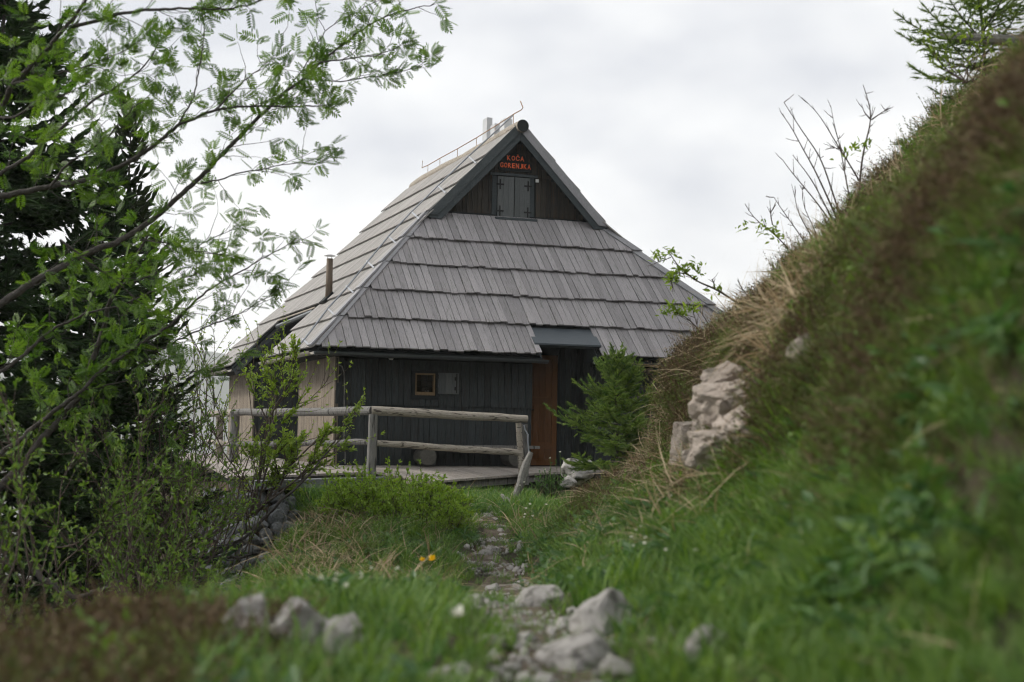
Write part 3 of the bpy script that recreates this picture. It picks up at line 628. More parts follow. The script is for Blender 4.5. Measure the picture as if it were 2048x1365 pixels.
# ------------------------------------------------------------------ sign on the gable
SG = empty('sign', hutw(CX, TG - .1, 5.85), 'dark arched wooden name sign with orange letters above the gable shutters', 'sign', rz=YAW)
def hl(p): return np.asarray(p, float) - np.array([CX, TG - .1, 5.85])
MB().prism([hl((CX + x, TG - .075, z)) for x, z in ((-.33, 5.685), (.36, 5.675), (.36, 5.83), (.24, 5.90), (.2, 5.99), (.0, 6.06), (-.2, 6.0), (-.22, 5.92), (-.33, 5.85))], (0, .03, 0)).build('sign_board', M_DARKER, SG)
def letters(text, s0, s1, z0, h):
    cells = [c for c in text]; w = (s1 - s0) / len(cells)
    for k, ch in enumerate(cells):
        cu = bpy.data.curves.new('letter', 'FONT'); cu.body = ch; cu.extrude = .006; cu.offset = .018; cu.size = 1; cu.resolution_u = 3
        to = bpy.data.objects.new('letter', cu); col.objects.link(to); dg = bpy.context.evaluated_depsgraph_get()
        me = bpy.data.meshes.new_from_object(to.evaluated_get(dg)); bpy.data.objects.remove(to)
        V = np.empty(len(me.vertices) * 3, np.float32); me.vertices.foreach_get('co', V); V = V.reshape(-1, 3)
        ww = np.ptp(V[:, 0]); capb = 0.; hh = .73 if ch == 'Č' else np.ptp(V[:, 1])
        ymin = V[:, 1].min() if ch != 'Č' else V[:, 1].min()
        x = (V[:, 0] - V[:, 0].min()) / ww * (w * .80) + s0 + k * w; z = (V[:, 1] - ymin) / (hh if ch != 'Č' else .76) * h + z0 - .018 * k * w / .1 * .0
        y = TG - .09 + V[:, 2] * .8
        N = np.stack([x, y, z], -1) - np.array([CX, TG - .1, 5.85]); me.vertices.foreach_set('co', N.astype(np.float32).ravel()); me.update()
        obj('letter', me, M_ORANGE, SG)
letters('KOČA', 3.83, 4.20, 5.885, .095)
letters('GORENJKA', 3.69, 4.34, 5.735, .098)
# white mug standing in the window
mg = empty('mug', hutw(1.665, .115 + .09, WZ0 - .01), 'small white mug standing behind the front window', 'mug', rz=YAW)
MB().box((-.05, -.05, -.012), (.05, .05, -.0)).build('saucer', M_WHITE, mg)
MB().tube([(0, 0, 0), (0, 0, .07), (0, 0, .075)], [.036, .04, .036], 12).build('cup', M_WHITE, mg)

# ------------------------------------------------------------------ terrace deck
DK = empty('terrace_deck', hutw(0, -1, -.05), 'weathered plank terrace deck in front of the hut', 'deck', rz=YAW)
dk0 = np.array([0, -1, -.05])
ED = np.array([(-2.1, -2.25), (-1.19, -1.97), (.44, -1.24), (.441, -1.26)]); EE = np.array([(.44, -1.30), (.877, -2.92), (1.76, -2.29), (2.8, -1.60), (3.4, -1.2), (5.0, -.9)])
def dz(t): return np.where(t < 0, .05 * t, -.012 * np.clip(t, 0, 3))
s = -2.1
while s < 4.7:
    w = random.uniform(.125, .15); c = s + w / 2
    def edge(a): return float(np.interp(a, ED[:, 0], ED[:, 1]) if a < .44 else np.interp(a, EE[:, 0], EE[:, 1]))
    e0, e1 = edge(s + .004), edge(s + w - .004)
    back = 9.0 if c < -.02 else (-.02 if c < 3.52 else .6)
    if .44 < c < .60: e0 = e1 = min(e0, e1)
    z0, z1 = float(dz(min(e0, e1))), 0
    P = [(s + .004, e0, .05 * e0), (s + w - .004, e1, .05 * e1), (s + w - .004, min(back, 0), .05 * min(back, 0)), (s + .004, min(back, 0), .05 * min(back, 0))]
    MB().prism([np.array(p) - dk0 + [0, 0, -.004 + random.uniform(-.002, .002)] for p in P], (0, 0, -.035)).build('plank', M_DECK, DK)
    if back > 0:
        MB().prism([np.array(p) - dk0 + [0, 0, -.004] for p in ((s + .004, .004, 0), (s + w - .004, .004, 0), (s + w - .004, back, -.03), (s + .004, back, -.03))], (0, 0, -.035)).build('plank', M_DECK, DK)
    s += w
def dkbeam(pts, w, h, dz_, name, m):
    for a, b in zip(pts[:-1], pts[1:]):
        A = np.array([a[0], a[1] + .04, .05 * a[1] - dz_]) - dk0; B = np.array([b[0], b[1] + .04, .05 * b[1] - dz_]) - dk0
        MB().beam(A, B, w, h).build(name, m, DK)
dkbeam([(-2.06, -2.2), (-1.19, -1.93), (.42, -1.2)], .05, .13, .11, 'edge_beam', M_LOGG)
dkbeam([(.47, -1.28), (.89, -2.84)], .05, .15, .12, 'edge_beam', M_LOG)
dkbeam([(.93, -2.80), (1.76, -2.22), (2.8, -1.54), (3.4, -1.15)], .05, .11, .105, 'edge_beam', M_LOGG)
dkbeam([(.75, -2.3), (1.2, -2.3)], .10, .14, .21, 'joist', M_LOG)
for a in (-1.8, -.8, .2, 1.2, 2.4, 3.4):
    MB().box(np.array([a - .05, -1.2, -.32]) - dk0, np.array([a + .05, 1.0 if a < 0 else -.1, -.12]) - dk0).build('joist', M_DARKER, DK)

# ------------------------------------------------------------------ log railing
def logpts(a, b, n=9, wob=.012, r0=.07, r1=.06, seed=0):
    a, b = np.asarray(a), np.asarray(b); u = np.linspace(0, 1, n)[:, None]; rg = np.random.default_rng(seed)
    P = a + (b - a) * u; P[1:-1] += rg.normal(0, wob, (n - 2, 3)) * .6
    return P, (r0 + (r1 - r0) * u[:, 0]) * (1 + rg.normal(0, .02, n))
pA = at(747, 822, 22.55); pB = at(1052, 838.5, 23.2); pC = at(470, 826, 25.0); pD = at(418, 828, 29.0)
qA = at(754, 886.5, 22.55); qB = at(1043, 907, 23.2); qA2 = at(742, 885, 22.62); qC = at(470, 889, 25.0); qD = at(418, 884, 29.0)
RL = empty('log_railing', (pA[0], pA[1], -.3), 'round log railing with two rails along the terrace', 'railing'); rl0 = np.array([pA[0], pA[1], -.3])
def rail(a, b, r0, r1, m, seed, name='rail', **k):
    P, R = logpts(a, b, 11, .012, r0, r1, seed); return MB().tube(P - rl0, R, 12).build(name, m, RL, smooth=False, **k)
d1 = unit(pB - pA)
rail(pA - d1 * .03, pB + d1 * .02, .074, .061, M_LOG, 1); rail(qA, qB, .052, .054, M_LOG, 2)
rail(pA + [-.02, .02, .0], pC - unit(pA - pC) * .05, .072, .063, M_LOGG, 3); rail(qA2, qC, .05, .05, M_LOGG, 4)  # this section's weaker light is put into a darker log colour
rail(pC + [0, .06, .0], pD, .065, .06, M_LOG, 5); rail(qC + [0, .06, 0], qD, .05, .05, M_LOG, 6)
def post(top, zb, r0, r1, m, seed, lean=(0, 0)):
    b = np.array([top[0] + lean[0], top[1] + lean[1], zb]); P, R = logpts(b, np.array([top[0], top[1], top[2]]), 6, .006, r0, r1, seed)
    MB().tube(P - rl0, R, 12).build('post', m, RL)
post(pA + [.0, .0, -.055], -.55, .082, .072, M_LOGG, 7, (-.02, 0))
post(pC + [0, 0, .02], -.25, .085, .08, M_LOGG, 8); post(at(440, 832, 28), -.6, .08, .075, M_LOG, 9)
pe = at(1037, 846, 23.2); pb_ = at(1049, 935, 23.2); pb_[2] = -.25
MB().tube(np.array([pb_ + [-.03, 0, 0], pe]) - rl0, [.055, .05], 10).build('post', M_LOG, RL)
pe = at(1050, 848, 23.28); MB().tube(np.array([np.array([pb_[0] + .03, pb_[1] + .08, -.25]), pe]) - rl0, [.05, .045], 10).build('post', M_LOGG, RL)
q = np.array([at(1048, 850, 23.1), at(1050, 860, 23.1), at(1056, 870, 23.1), at(1056, 885, 23.1), at(1058, 905, 23.1), at(1057, 925, 23.1)]) - rl0
MB().tube(q, .014, 6).build('iron_strap', M_STRAP, RL)

# ------------------------------------------------------------------ log bench against the front wall
BN = empty('log_bench', hutw(2.3, -.3, 0), 'plank bench resting on two short log rounds against the front wall', 'bench', rz=YAW)
for s_ in (1.52, 3.10):
    MB().tube([(s_ - 2.3, -.17, .155), (s_ - 2.3, .12, .155), (s_ - 2.3, .26, .155)], [.145, .15, .148], 16).build('log_support', M_LOGD, BN)
MB().box((-1.05, -.12, .312), (1.25, .08, .36)).build('seat_plank', M_LOGG, BN); MB().box((-1.04, .085, .313), (1.25, .26, .359)).build('seat_plank', M_LOGG, BN)

# ------------------------------------------------------------------ rocks
def rock_mesh(seed, sub=2, cuts=7, rough=.12, flat=1.):
    bm = bmesh.new(); bmesh.ops.create_icosphere(bm, subdivisions=sub, radius=1)
    rg = np.random.default_rng(seed); V = np.array([v.co[:] for v in bm.verts])
    for k in range(cuts):
        n = unit(rg.normal(size=3)); d = rg.uniform(.5, .85); e = V @ n - d; V = V - np.where(e > 0, e, 0)[:, None] * n * .92
    off = Vector(rg.uniform(-50, 50, 3))
    for i, v in enumerate(V):
        p = Vector(v); nn = mnoise.noise(p * 1.6 + off) * rough + mnoise.noise(p * 4.1 + off) * rough * .5
        if sub > 2: nn += mnoise.noise(p * 9 + off) * rough * .28
        if sub > 4: nn -= max(0, .12 - abs(mnoise.noise(p * 2.3 + off * 2))) * .9 - mnoise.noise(p * 19 + off) * .015
        V[i] = v * (1 + nn)
    V[:, 2] *= flat
    Fc = np.array([[v.index for v in f.verts] for f in bm.faces]); bm.free()
    return mesh_np('rock', V, [Fc])
RK = [rock_mesh(i, 3, 13, .07) for i in range(10)]; RKB = [rock_mesh(100 + i, 4, 9, .14) for i in range(6)]
def put_rock(name, me, m, pos, size, rot, parent=None, **k):
    o = obj(name, me if not me.materials or me.materials[0] == m else (lambda c: (c.materials.clear(), c)[1])(me.copy()), m, parent, **k)
    o.location = pos; o.scale = size; o.rotation_euler = rot; return o
# dry stone wall under the left deck edge
SW = empty('stone_wall', (-3.2, 21.2, -1.6), 'rubble stone retaining wall below the deck edge', 'wall'); sw0 = np.array([-3.2, 21.2, -1.6])
ta, tb, tc_ = np.array([-2.0, 22.7, -.30]), np.array([-3.95, 21.2, -.36]), np.array([-4.75, 22.6, -.36])
ba, bb, bc = np.array([-1.75, 20.4, -.75]), np.array([-4.1, 19.6, -2.25]), np.array([-5.6, 22.0, -2.6])
WK = {}
def wallstones(t0, t1, b0, b1, nrow, seed):
    rg = np.random.default_rng(seed); Lh = np.linalg.norm(t1 - t0)
    for r in range(nrow):
        v = (r + .5) / nrow; u = 0.
        while u < 1:
            w = rg.uniform(.12, .36); du = w / np.linalg.norm((t1 + (b1 - t1) * v) - (t0 + (b0 - t0) * v))
            uc = u + du / 2; top = t0 + (t1 - t0) * uc; bot = b0 + (b1 - b0) * uc; p = top + (bot - top) * (v + rg.uniform(-.02, .02))
            h = np.linalg.norm(bot - top) / nrow
            k = int(rg.integers(10)); 
            if k not in WK: WK[k] = RK[k].copy(); WK[k].materials.append(M_WALLST)
            o = obj('stone', WK[k], None, SW, loc=p - sw0 + rg.normal(0, .02, 3)); o.scale = (w * .56, .16, h * rg.uniform(.5, .66)); o.rotation_euler = (rg.normal(0, .15), rg.normal(0, .25), math.atan2(t1[1] - t0[1], t1[0] - t0[0]) + rg.normal(0, .15))
            u += du
wallstones(ta, tb, ba, bb, 9, 3); wallstones(tb, tc_, bb, bc, 8, 4)
nu = 12; G_ = []
for a, b, c_, d in ((ta, tb, ba, bb), (tb, tc_, bb, bc)):
    for iu in range(nu):
        u = iu / (nu - 1); G_.append([a + (b - a) * u + [0, .12, .12], c_ + (d - c_) * u + np.array([0, .25, -.2])])
G_ = np.array(G_).reshape(-1, 3) - sw0
MB().add(G_, [(2 * i, 2 * i + 1, 2 * i + 3, 2 * i + 2) for i in range(2 * nu - 1)]).build('wall_core', M_EARTH, SW)
A = ta + [.1, -.05, .10]; B = tb + [.1, .03, .12]
MB().beam(A - sw0, B - sw0, .3, .13).build('footing', M_WALLST, SW)
# loose rubble below the wall
for k in range(60):
    x = RNG.uniform(-4.6, -2.2); y = RNG.uniform(15.5, 19.6); s_ = RNG.uniform(.07, .26)
    if x > ip(XL, y) - .1: continue
    put_rock('rubble_stone', WK.get(k % 10) or RK[k % 10], M_WALLST, gpt(x, y, s_ * .2), (s_, s_ * .8, s_ * .6), tuple(RNG.uniform(-.5, .5, 3)), label=('small' if s_ < .12 else 'medium' if s_ < .19 else 'large') + ' grey rubble stone on the slope below the stone wall', cat='stone', group='rubble on the slope below the wall')
# stones of the path and the foreground: (px, py, width px, height px, label)
STN = [(985, 1016, 26, 12, 'small rounded stone at the far end of the path'), (974, 1031, 24, 10, None), (1001, 1026, 14, 7, None), (1014, 1022, 12, 6, None), (992, 1038, 20, 7, None), (958, 1044, 18, 10, None), (1002, 1062, 16, 12, None), (1006, 1071, 18, 8, None), (962, 1086, 22, 14, None), (974, 1106, 34, 22, 'cracked grey stone lying on the near bend of the path'), (950, 1110, 14, 14, None), (992, 1101, 18, 16, None), (1041, 1094, 24, 26, 'upright grey stone at the path edge by the grass'), (1058, 1102, 14, 12, None), (1066, 1068, 20, 8, None), (1050, 1050, 12, 6, None), (980, 1131, 14, 6, None), (1000, 1138, 12, 6, None), (1112, 1122, 30, 16, 'grey stone in the eroded path edge'), (1140, 1118, 28, 14, None), (1165, 1128, 34, 14, None), (1128, 1140, 18, 8, None), (900, 1038, 22, 14, None),
       (940, 1208, 56, 26, 'rounded grey stone at the crest of the path'), (985, 1180, 48, 18, 'flat grey stone at the crest of the path'), (1050, 1176, 52, 22, 'layered grey stone at the crest of the path'), (1040, 1207, 40, 12, None), (1004, 1205, 26, 10, None), (1090, 1198, 100, 52, 'pale grey boulder beside the path crest'), (1204, 1245, 150, 84, 'large pale grey boulder in the middle of the near path'), (988, 1320, 52, 30, 'oval grey stone in the near path'), (930, 1262, 26, 12, None), (1020, 1262, 50, 16, None), (975, 1285, 70, 20, 'flat dark grey stone in the near path'), (1150, 1325, 170, 70, 'big blurred boulder at the bottom of the picture'), (1010, 1285, 60, 18, None), (900, 1352, 110, 30, 'flat pale stone at the bottom edge'), (1250, 1345, 90, 40, 'dark edged boulder at the bottom edge'),
       (495, 1270, 74, 46, 'leftmost of the three blurred stones in the left foreground'), (585, 1272, 100, 46, 'widest of the three blurred stones in the left foreground'), (690, 1290, 60, 50, 'rightmost of the three blurred stones in the left foreground'),
       (1430, 1295, 90, 60, 'blurred slanting stone in the grass right of the path'), (1745, 1305, 100, 44, 'blurred pale stone low in the grassy bank'), (1360, 1262, 40, 20, None), (1300, 1285, 40, 22, None), (880, 1215, 22, 10, None), (870, 1240, 30, 14, None)]
STP = []
for k, (px, py, w, h, lb) in enumerate(STN):
    p = hitg(px, py + h * .3); Y = p[1]; sx = w * Y / F * .56; sz = h * Y / F * .75
    me = RKB[k % 6] if w > 40 else RK[k % 10]; STP.append((p[0], p[1] + sx * .4, sx * (1.0 if w > 40 else .8)))
    if w > 40: sz *= 1.15
    if px < 800 and w > 40: sx *= 1.45; sz *= 1.9; STP[-1] = (p[0], p[1] - .1, sx * 1.25)
    rg = np.random.default_rng(k)
    put_rock('path_stone' if lb is None else 'stone', me, M_LIME, p + np.array([0, sx * .5, sz * .2]), (sx, sx * rg.uniform(.8, 1.1), sz), (rg.normal(0, .12), rg.normal(0, .12), rg.uniform(0, 6)), label=lb or 'small grey limestone piece set in the path', cat='stone', group='small stones in the path' if lb is None else None)
RKC = [rock_mesh(200 + i, 5, 15, .13) for i in range(4)]
# rock face in the bank
ROCKP = []
RO = empty('rock_outcrop', (1.6, 11, 0), 'fractured pale limestone outcrop breaking out of the heather bank', 'rock'); ro0 = np.array([1.6, 11, 0])
for k, (px, py, sx, sy, sz, rz_) in enumerate([(1490, 812, .30, .36, .27, .3), (1448, 850, .24, .32, .30, .9), (1520, 850, .24, .32, .2, .1), (1482, 772, .18, .26, .16, 1.9), (1470, 895, .26, .32, .2, 1.2), (1400, 880, .2, .3, .26, 1.7), (1384, 925, .16, .26, .17, .4), (1432, 925, .2, .3, .17, 2.8)]):
    p = hitg(px, py, 6); ROCKP.append((p, max(sx, sz)))
    put_rock('rock', RKC[k % 4], M_CLIFF, p + np.array([-.02, -.02, 0]) - ro0, (sx, sy, sz), (.12 * (k % 4) - .15, .15, rz_), RO)
put_rock('bank_rock', RKB[2], M_CLIFF, hitg(1632, 712, 5) - np.array([.03, .02, 0]), (.13, .14, .11), (0, .2, .4), label='small pale rock showing through the bank above the outcrop', cat='rock')
put_rock('bank_rock', RKC[1], M_CLIFF, hitg(2062, 470, 4) + np.array([.035, .06, -.02]), (.065, .15, .15), (.2, .5, .4), label='pale rock at the right edge of the bank', cat='rock')
# boulder and leaning slab beside the terrace end
put_rock('boulder', RKB[1], M_LIME, at(1150, 940, 20.6), (.28, .3, .22), (0, .2, .6), label='grey boulder behind the green cushion near the door', cat='rock')
put_rock('boulder', RKB[5], M_LIME, at(1138, 965, 20.0), (.14, .12, .10), (0, .2, 2.6), label='small grey rock below the green cushion near the door', cat='rock')
a, b, c_ = at(1034, 985, 20.0), at(1046, 950, 20.05), at(1062, 905, 20.1)
sl = empty('leaning_log', a, 'weathered grey log leaning at the end of the terrace', 'log'); MB().tube(np.array([a - [0, 0, .2], a, (a + b) / 2 + [.012, 0, 0], b, (b + c_) / 2 - [.01, 0, 0], c_]) - a, [.05, .05, .06, .065, .055, .035], 9).build('wood', M_DEADW, sl)
q = [at(1003, 992, 19), at(1013, 1000, 18.9), at(1022, 1012, 18.7)]; o = MB().tube(np.array(q) - q[0], [.03, .045, .03], 7).build('root', M_DEADW, label='short weathered root sticking out above the path', cat='root', loc=q[0])

# ------------------------------------------------------------------ plants: ground cover protos and scatter
def blades(n, h0, h1, w, lean, r, seed, curl=.5, seg=3):
    rg = np.random.default_rng(seed); V = []; Q = []; T = []; R = []; c = 0
    for k in range(n):
        a = rg.uniform(0, 6.283); b = rg.uniform(0, r); p = np.array([math.cos(a) * b, math.sin(a) * b, -.01]); h = rg.uniform(h0, h1)
        az = a + rg.normal(0, .8); d = np.array([math.cos(az), math.sin(az), 0]); sd = np.array([-d[1], d[0], 0]); l = rg.uniform(.1, lean); cu = rg.uniform(.3, 1) * curl
        rn = rg.random()
        for s in range(seg + 1):
            u = s / seg; q = p + d * h * (l * u + cu * u * u) + np.array([0, 0, h * (u - cu * .55 * u * u)]); ww = w * h / .2 * (1 - u ** 1.5) * .5 + .0002
            if s < seg: V += [q - sd * ww, q + sd * ww]; R += [rn, rn]
            else: V.append(q); R.append(rn)
            if s and s < seg: i = c + 2 * s; Q.append((i - 2, i - 1, i + 1, i))
        i = c + 2 * (seg - 1); T.append((i, i + 1, i + 2)); c += 2 * seg + 1
    return mesh_np('tuft', V, [np.array(Q), np.array(T)], R)
def heather(seed, n=18, h=.16, sp=.05):
    rg = np.random.default_rng(seed); V = []; T = []; R = []
    for k in range(n):
        a = rg.uniform(0, 6.28); d = unit(np.array([math.cos(a) * rg.uniform(.2, .9), math.sin(a) * rg.uniform(.2, .9), 1.])); p = np.array([rg.normal(0, sp), rg.normal(0, sp), -.03]); L_ = rg.uniform(.6, 1.15) * h
        m = 18
        for j in range(m):
            u = (j + 1) / m; q = p + d * L_ * u + np.array([0, 0, .0]); e = unit(d * .7 + rg.normal(size=3) * .7); l = rg.uniform(.010, .022) * (1.1 - .3 * u); sd = unit(np.cross(e, rg.normal(size=3))) * .0030
            i = len(V); V += [q - sd, q + sd, q + e * l]; T.append((i, i + 1, i + 2)); rn = rg.random(); R += [rn] * 3
        i = len(V); sd = np.array([.0016, .0, 0]); V += [p - sd, p + sd, p + d * L_]; T.append((i, i + 1, i + 2)); R += [.1] * 3
    return mesh_np('sprig', V, [np.array(T)], R)
def herb(seed, n=6, l0=.04, l1=.09, w=.38, up=.8):
    rg = np.random.default_rng(seed); tv, tf = leaf_t(w, .1, .18); a = rg.uniform(0, 6.28, n)
    D = np.stack([np.cos(a), np.sin(a), rg.uniform(.1, up * 1.6, n)], -1); Rm = frames(D, np.tile([0, 0, 1.], (n, 1)) + rg.normal(0, .2, (n, 3)))
    pos = np.stack([rg.normal(0, .012, n), rg.normal(0, .012, n), rg.uniform(0, .06, n)], -1); V, Fs = batch(tv, tf, Rm, pos, rg.uniform(l0, l1, n))
    return mesh_np('herb', V, Fs, np.repeat(rg.random(n), len(tv)))
def rot_euler(R):
    y = np.arcsin(np.clip(-R[:, 2, 0], -1, 1)); return np.stack([np.arctan2(R[:, 2, 1], R[:, 2, 2]), y, np.arctan2(R[:, 1, 0], R[:, 0, 0])], -1)
PROTO = bpy.data.collections.new('plant_protos')
def scatter(name, label, protos, m, P, up, scl, rg, real=True):
    """one object of ground cover: instances of small plant meshes on points"""
    n = len(P); c = bpy.data.collections.new(name + '_protos')
    for i, me in enumerate(protos):
        if not me.materials: me.materials.append(m)
        c.objects.link(bpy.data.objects.new('%s_proto_%02d' % (name, i), me))
    a = rg.uniform(0, 6.283, n); Z = unit(up); X = unit(np.cross(np.stack([-np.sin(a), np.cos(a), 0 * a], -1), Z)); Y = np.cross(Z, X)
    E_ = rot_euler(np.stack([X, Y, Z], -1))
    me = bpy.data.meshes.new(name); me.vertices.add(n); me.vertices.foreach_set('co', np.asarray(P, np.float32).ravel())
    t = me.attributes.new('rot', 'FLOAT_VECTOR', 'POINT'); t.data.foreach_set('vector', E_.astype(np.float32).ravel())
    t = me.attributes.new('scl', 'FLOAT', 'POINT'); t.data.foreach_set('value', np.asarray(scl, np.float32))
    t = me.attributes.new('idx', 'INT', 'POINT'); t.data.foreach_set('value', rg.integers(0, len(protos), n).astype(np.int32))
    o = obj(name, me, None, kind='stuff', label=label, cat=name.replace('_', ' '))
    ng = bpy.data.node_groups.new(name, 'GeometryNodeTree'); ng.interface.new_socket('Geometry', in_out='INPUT', socket_type='NodeSocketGeometry'); ng.interface.new_socket('Geometry', in_out='OUTPUT', socket_type='NodeSocketGeometry')
    N = ng.nodes.new; gi = N('NodeGroupInput'); go = N('NodeGroupOutput'); ci = N('GeometryNodeCollectionInfo'); ci.inputs['Collection'].default_value = c; ci.inputs['Separate Children'].default_value = True; ci.inputs['Reset Children'].default_value = True
    ip_ = N('GeometryNodeInstanceOnPoints'); ip_.inputs['Pick Instance'].default_value = True
    def na(nm, ty):
        x = N('GeometryNodeInputNamedAttribute'); x.data_type = ty; x.inputs['Name'].default_value = nm; return x.outputs['Attribute']
    er = N('FunctionNodeEulerToRotation'); l = ng.links.new
    l(gi.outputs[0], ip_.inputs['Points']); l(ci.outputs[0], ip_.inputs['Instance']); l(na('idx', 'INT'), ip_.inputs['Instance Index']); l(na('rot', 'FLOAT_VECTOR'), er.inputs[0]); l(er.outputs[0], ip_.inputs['Rotation']); l(na('scl', 'FLOAT'), ip_.inputs['Scale']); ri_ = N('GeometryNodeRealizeInstances') if real else None; l(ip_.outputs[0], ri_.inputs[0] if real else go.inputs[0]); real and l(ri_.outputs[0], go.inputs[0])
    md = o.modifiers.new('scatter', 'NODES'); md.node_group = ng; return o
rg = np.random.default_rng(11)
N_ = 170000
x = rg.uniform(-4.5, 7.5, N_); y = 2.1 + 20.6 * rg.random(N_) ** .85
x = np.concatenate([x, rg.uniform(.6, 1.9, 16000), rg.uniform(.8, 1.8, 26000)]); y = np.concatenate([y, rg.uniform(2.1, 5.5, 16000), rg.uniform(2.3, 15, 26000)]); N_ = len(x)   # more plants where the bank is steep
z = ground(x, y); e = .04
gx = (ground(x + e, y) - z) / e; gy = (ground(x, y + e) - z) / e
nrm = unit(np.stack([-gx, -gy, np.ones(N_)], -1)); slope = np.hypot(gx, gy)
P0 = np.stack([x, y, z], -1); hs = (P0 - HO) @ RR; ht = (P0 - HO) @ DD
dp = np.abs(x - ip(PC, y)) / ip(PW, y); xl = ip(XL, y)
clear = np.ones(N_, bool)
for p_, r_ in ROCKP + [(hitg(1632, 712, 5), .1), (hitg(2062, 470, 4), .12)]: clear &= ((x - p_[0]) ** 2 * 2 + (y - p_[1] + .1) ** 2 + (z - p_[2]) ** 2) > (r_ * 1.15) ** 2
for p_ in STP: clear &= ((x - p_[0]) ** 2 + (y - p_[1]) ** 2) > p_[2] ** 2
inview = clear & (np.abs(x / y) < .42) & (x > xl - 1.3) & ~((x > 1.2) & (y > 15.6)) & ~((y > 11) & (x < xl - .7)) & (rg.random(N_) < np.where((y > 9) & (x > 1.5), .6, 1)) & ~((ht > np.where(hs < .44, np.interp(hs, ED[:, 0], ED[:, 1]), np.interp(hs, EE[:, 0], EE[:, 1])) - .05) & (hs > -2.2) & (hs < 4.6))
bank = smooth(.9, 1.5, x - np.maximum(0, y - 14.3) * .9)
xb = x * .6 + z * .8 * bank; patch = vnoise(xb, y, .8, 31); patch2 = vnoise(xb, y, 1.6, 33); patch3 = vnoise(xb, y, 3.1, 35)
keepd = rg.random(N_)
offpath = smooth(.75, 1.25, dp + .25 * (patch3 - .5))
upv = unit(nrm * .45 + np.array([0, 0, .75]))
fgL = smooth(-.5, -.75, x + .3 * (patch2 - .5)) * smooth(4.9, 4.2, y)                 # brown heather, left foreground
lip = smooth(.55, .1, np.abs(x - xl - .35)) * smooth(7, 10, y) * smooth(19, 17, y)    # brown turf along the drop
heathp = np.clip(.75 * fgL * smooth(.25, .5, patch3) + bank * (.25 + 1.0 * smooth(.38, .62, patch * .55 + patch2 * .45)) + fgL * .9 + lip * .6 * smooth(.3, .6, patch2) + 1.5 * np.exp(-((x - 1.0) / .42) ** 4 - ((y - 13.0) / 1.5) ** 4), 0, 1) * (1 - .85 * smooth(.62, .4, z) * smooth(9, 7.5, y) * (x > 0))
lush = smooth(16.5, 18.5, y) * (x < 1.2)
drop = smooth(.1, .6, xl - x)
grassp = np.clip((1 - .85 * heathp) * (1 - .5 * drop), 0, 1) * offpath
# 1 green grass
grassp = np.maximum(grassp, ((.42) * (dp < 1.2)) * smooth(.44, .6, patch3 + .1 * patch2)) * (1 - .55 * bank * smooth(.5, .8, z))
steep = np.minimum(2.5, 1 / nrm[:, 2])
sel = inview & (keepd < grassp * .33 * steep) & (patch3 * .5 + patch2 * .5 + .4 * rg.random(N_) > .44 - .3 * lush - .5 * bank)
hsc = (.26 + .62 * rg.random(N_) ** 1.7) * (.55 + .95 * patch2) * (1 + .25 * lush) * (.8 + .4 * smooth(1, 2.2, dp)) * np.where(y < 5, .9, 1) * (1 + .2 * bank)
scatter('grass', 'short green mountain grass beside the path and on the bank', [blades(11, .08, .2, .011, .5, .055, i, .5, 2) for i in range(8)], M_GRASS, P0[sel], upv[sel], hsc[sel], rg)
sel = inview & (rg.random(N_) < grassp * .2 * (.35 + 1.2 * lush))
scatter('lush_grass', 'deep green finer grass in front of the terrace', [blades(14, .10, .2, .007, .45, .055, 20 + i, .6, 2) for i in range(6)], M_GRASSD, P0[sel], upv[sel], hsc[sel], rg)
# 2 straw
sel = inview & (rg.random(N_) < np.clip(bank * np.minimum(steep, 1.2) * .085 * np.where(y < 7, .7, 1) + lip * .08 + fgL * .05 + .02 * offpath, 0, 1) * (.55 + 1.0 * smooth(.45, .7, patch3))) & (dp > 1.1)
scatter('dry_grass', 'curled straw coloured dead grass in the heather', [blades(5, .16, .40, .0075, .9, .03, 40 + i, 1.5, 4) for i in range(7)], M_DRY, P0[sel], unit(nrm * .8 + rg.normal(0, .3, (N_, 3)) + np.array([-.25, 0, .35]))[sel], ((.4 + .6 * rg.random(N_)) * np.where(y < 7, .4, 1.))[sel], rg)
# 3 heather, two tints
sel = inview & (rg.random(N_) < heathp * .22 * steep) & (dp > 1.1)
hh = (.42 + .6 * rg.random(N_)) * (1 + .9 * (patch2 - .4)) * np.where((y > 9) & (x > 1.5), 1.2, 1) * (1 + .1 * bank) * (1 + .3 * fgL)
s1 = sel & (patch3 + .5 * (rg.random(N_) - .5) + .35 * fgL > .42); s2 = sel & ~s1
scatter('brown_heather', 'low brown heather covering the bank and the near edge', [heather(i) for i in range(5)], M_HEATH, P0[s1], upv[s1], hh[s1], rg, False)
scatter('green_heather', 'low olive heather between the brown patches', [heather(50 + i) for i in range(4)], M_HEATHG, P0[s2], upv[s2], hh[s2], rg, False)
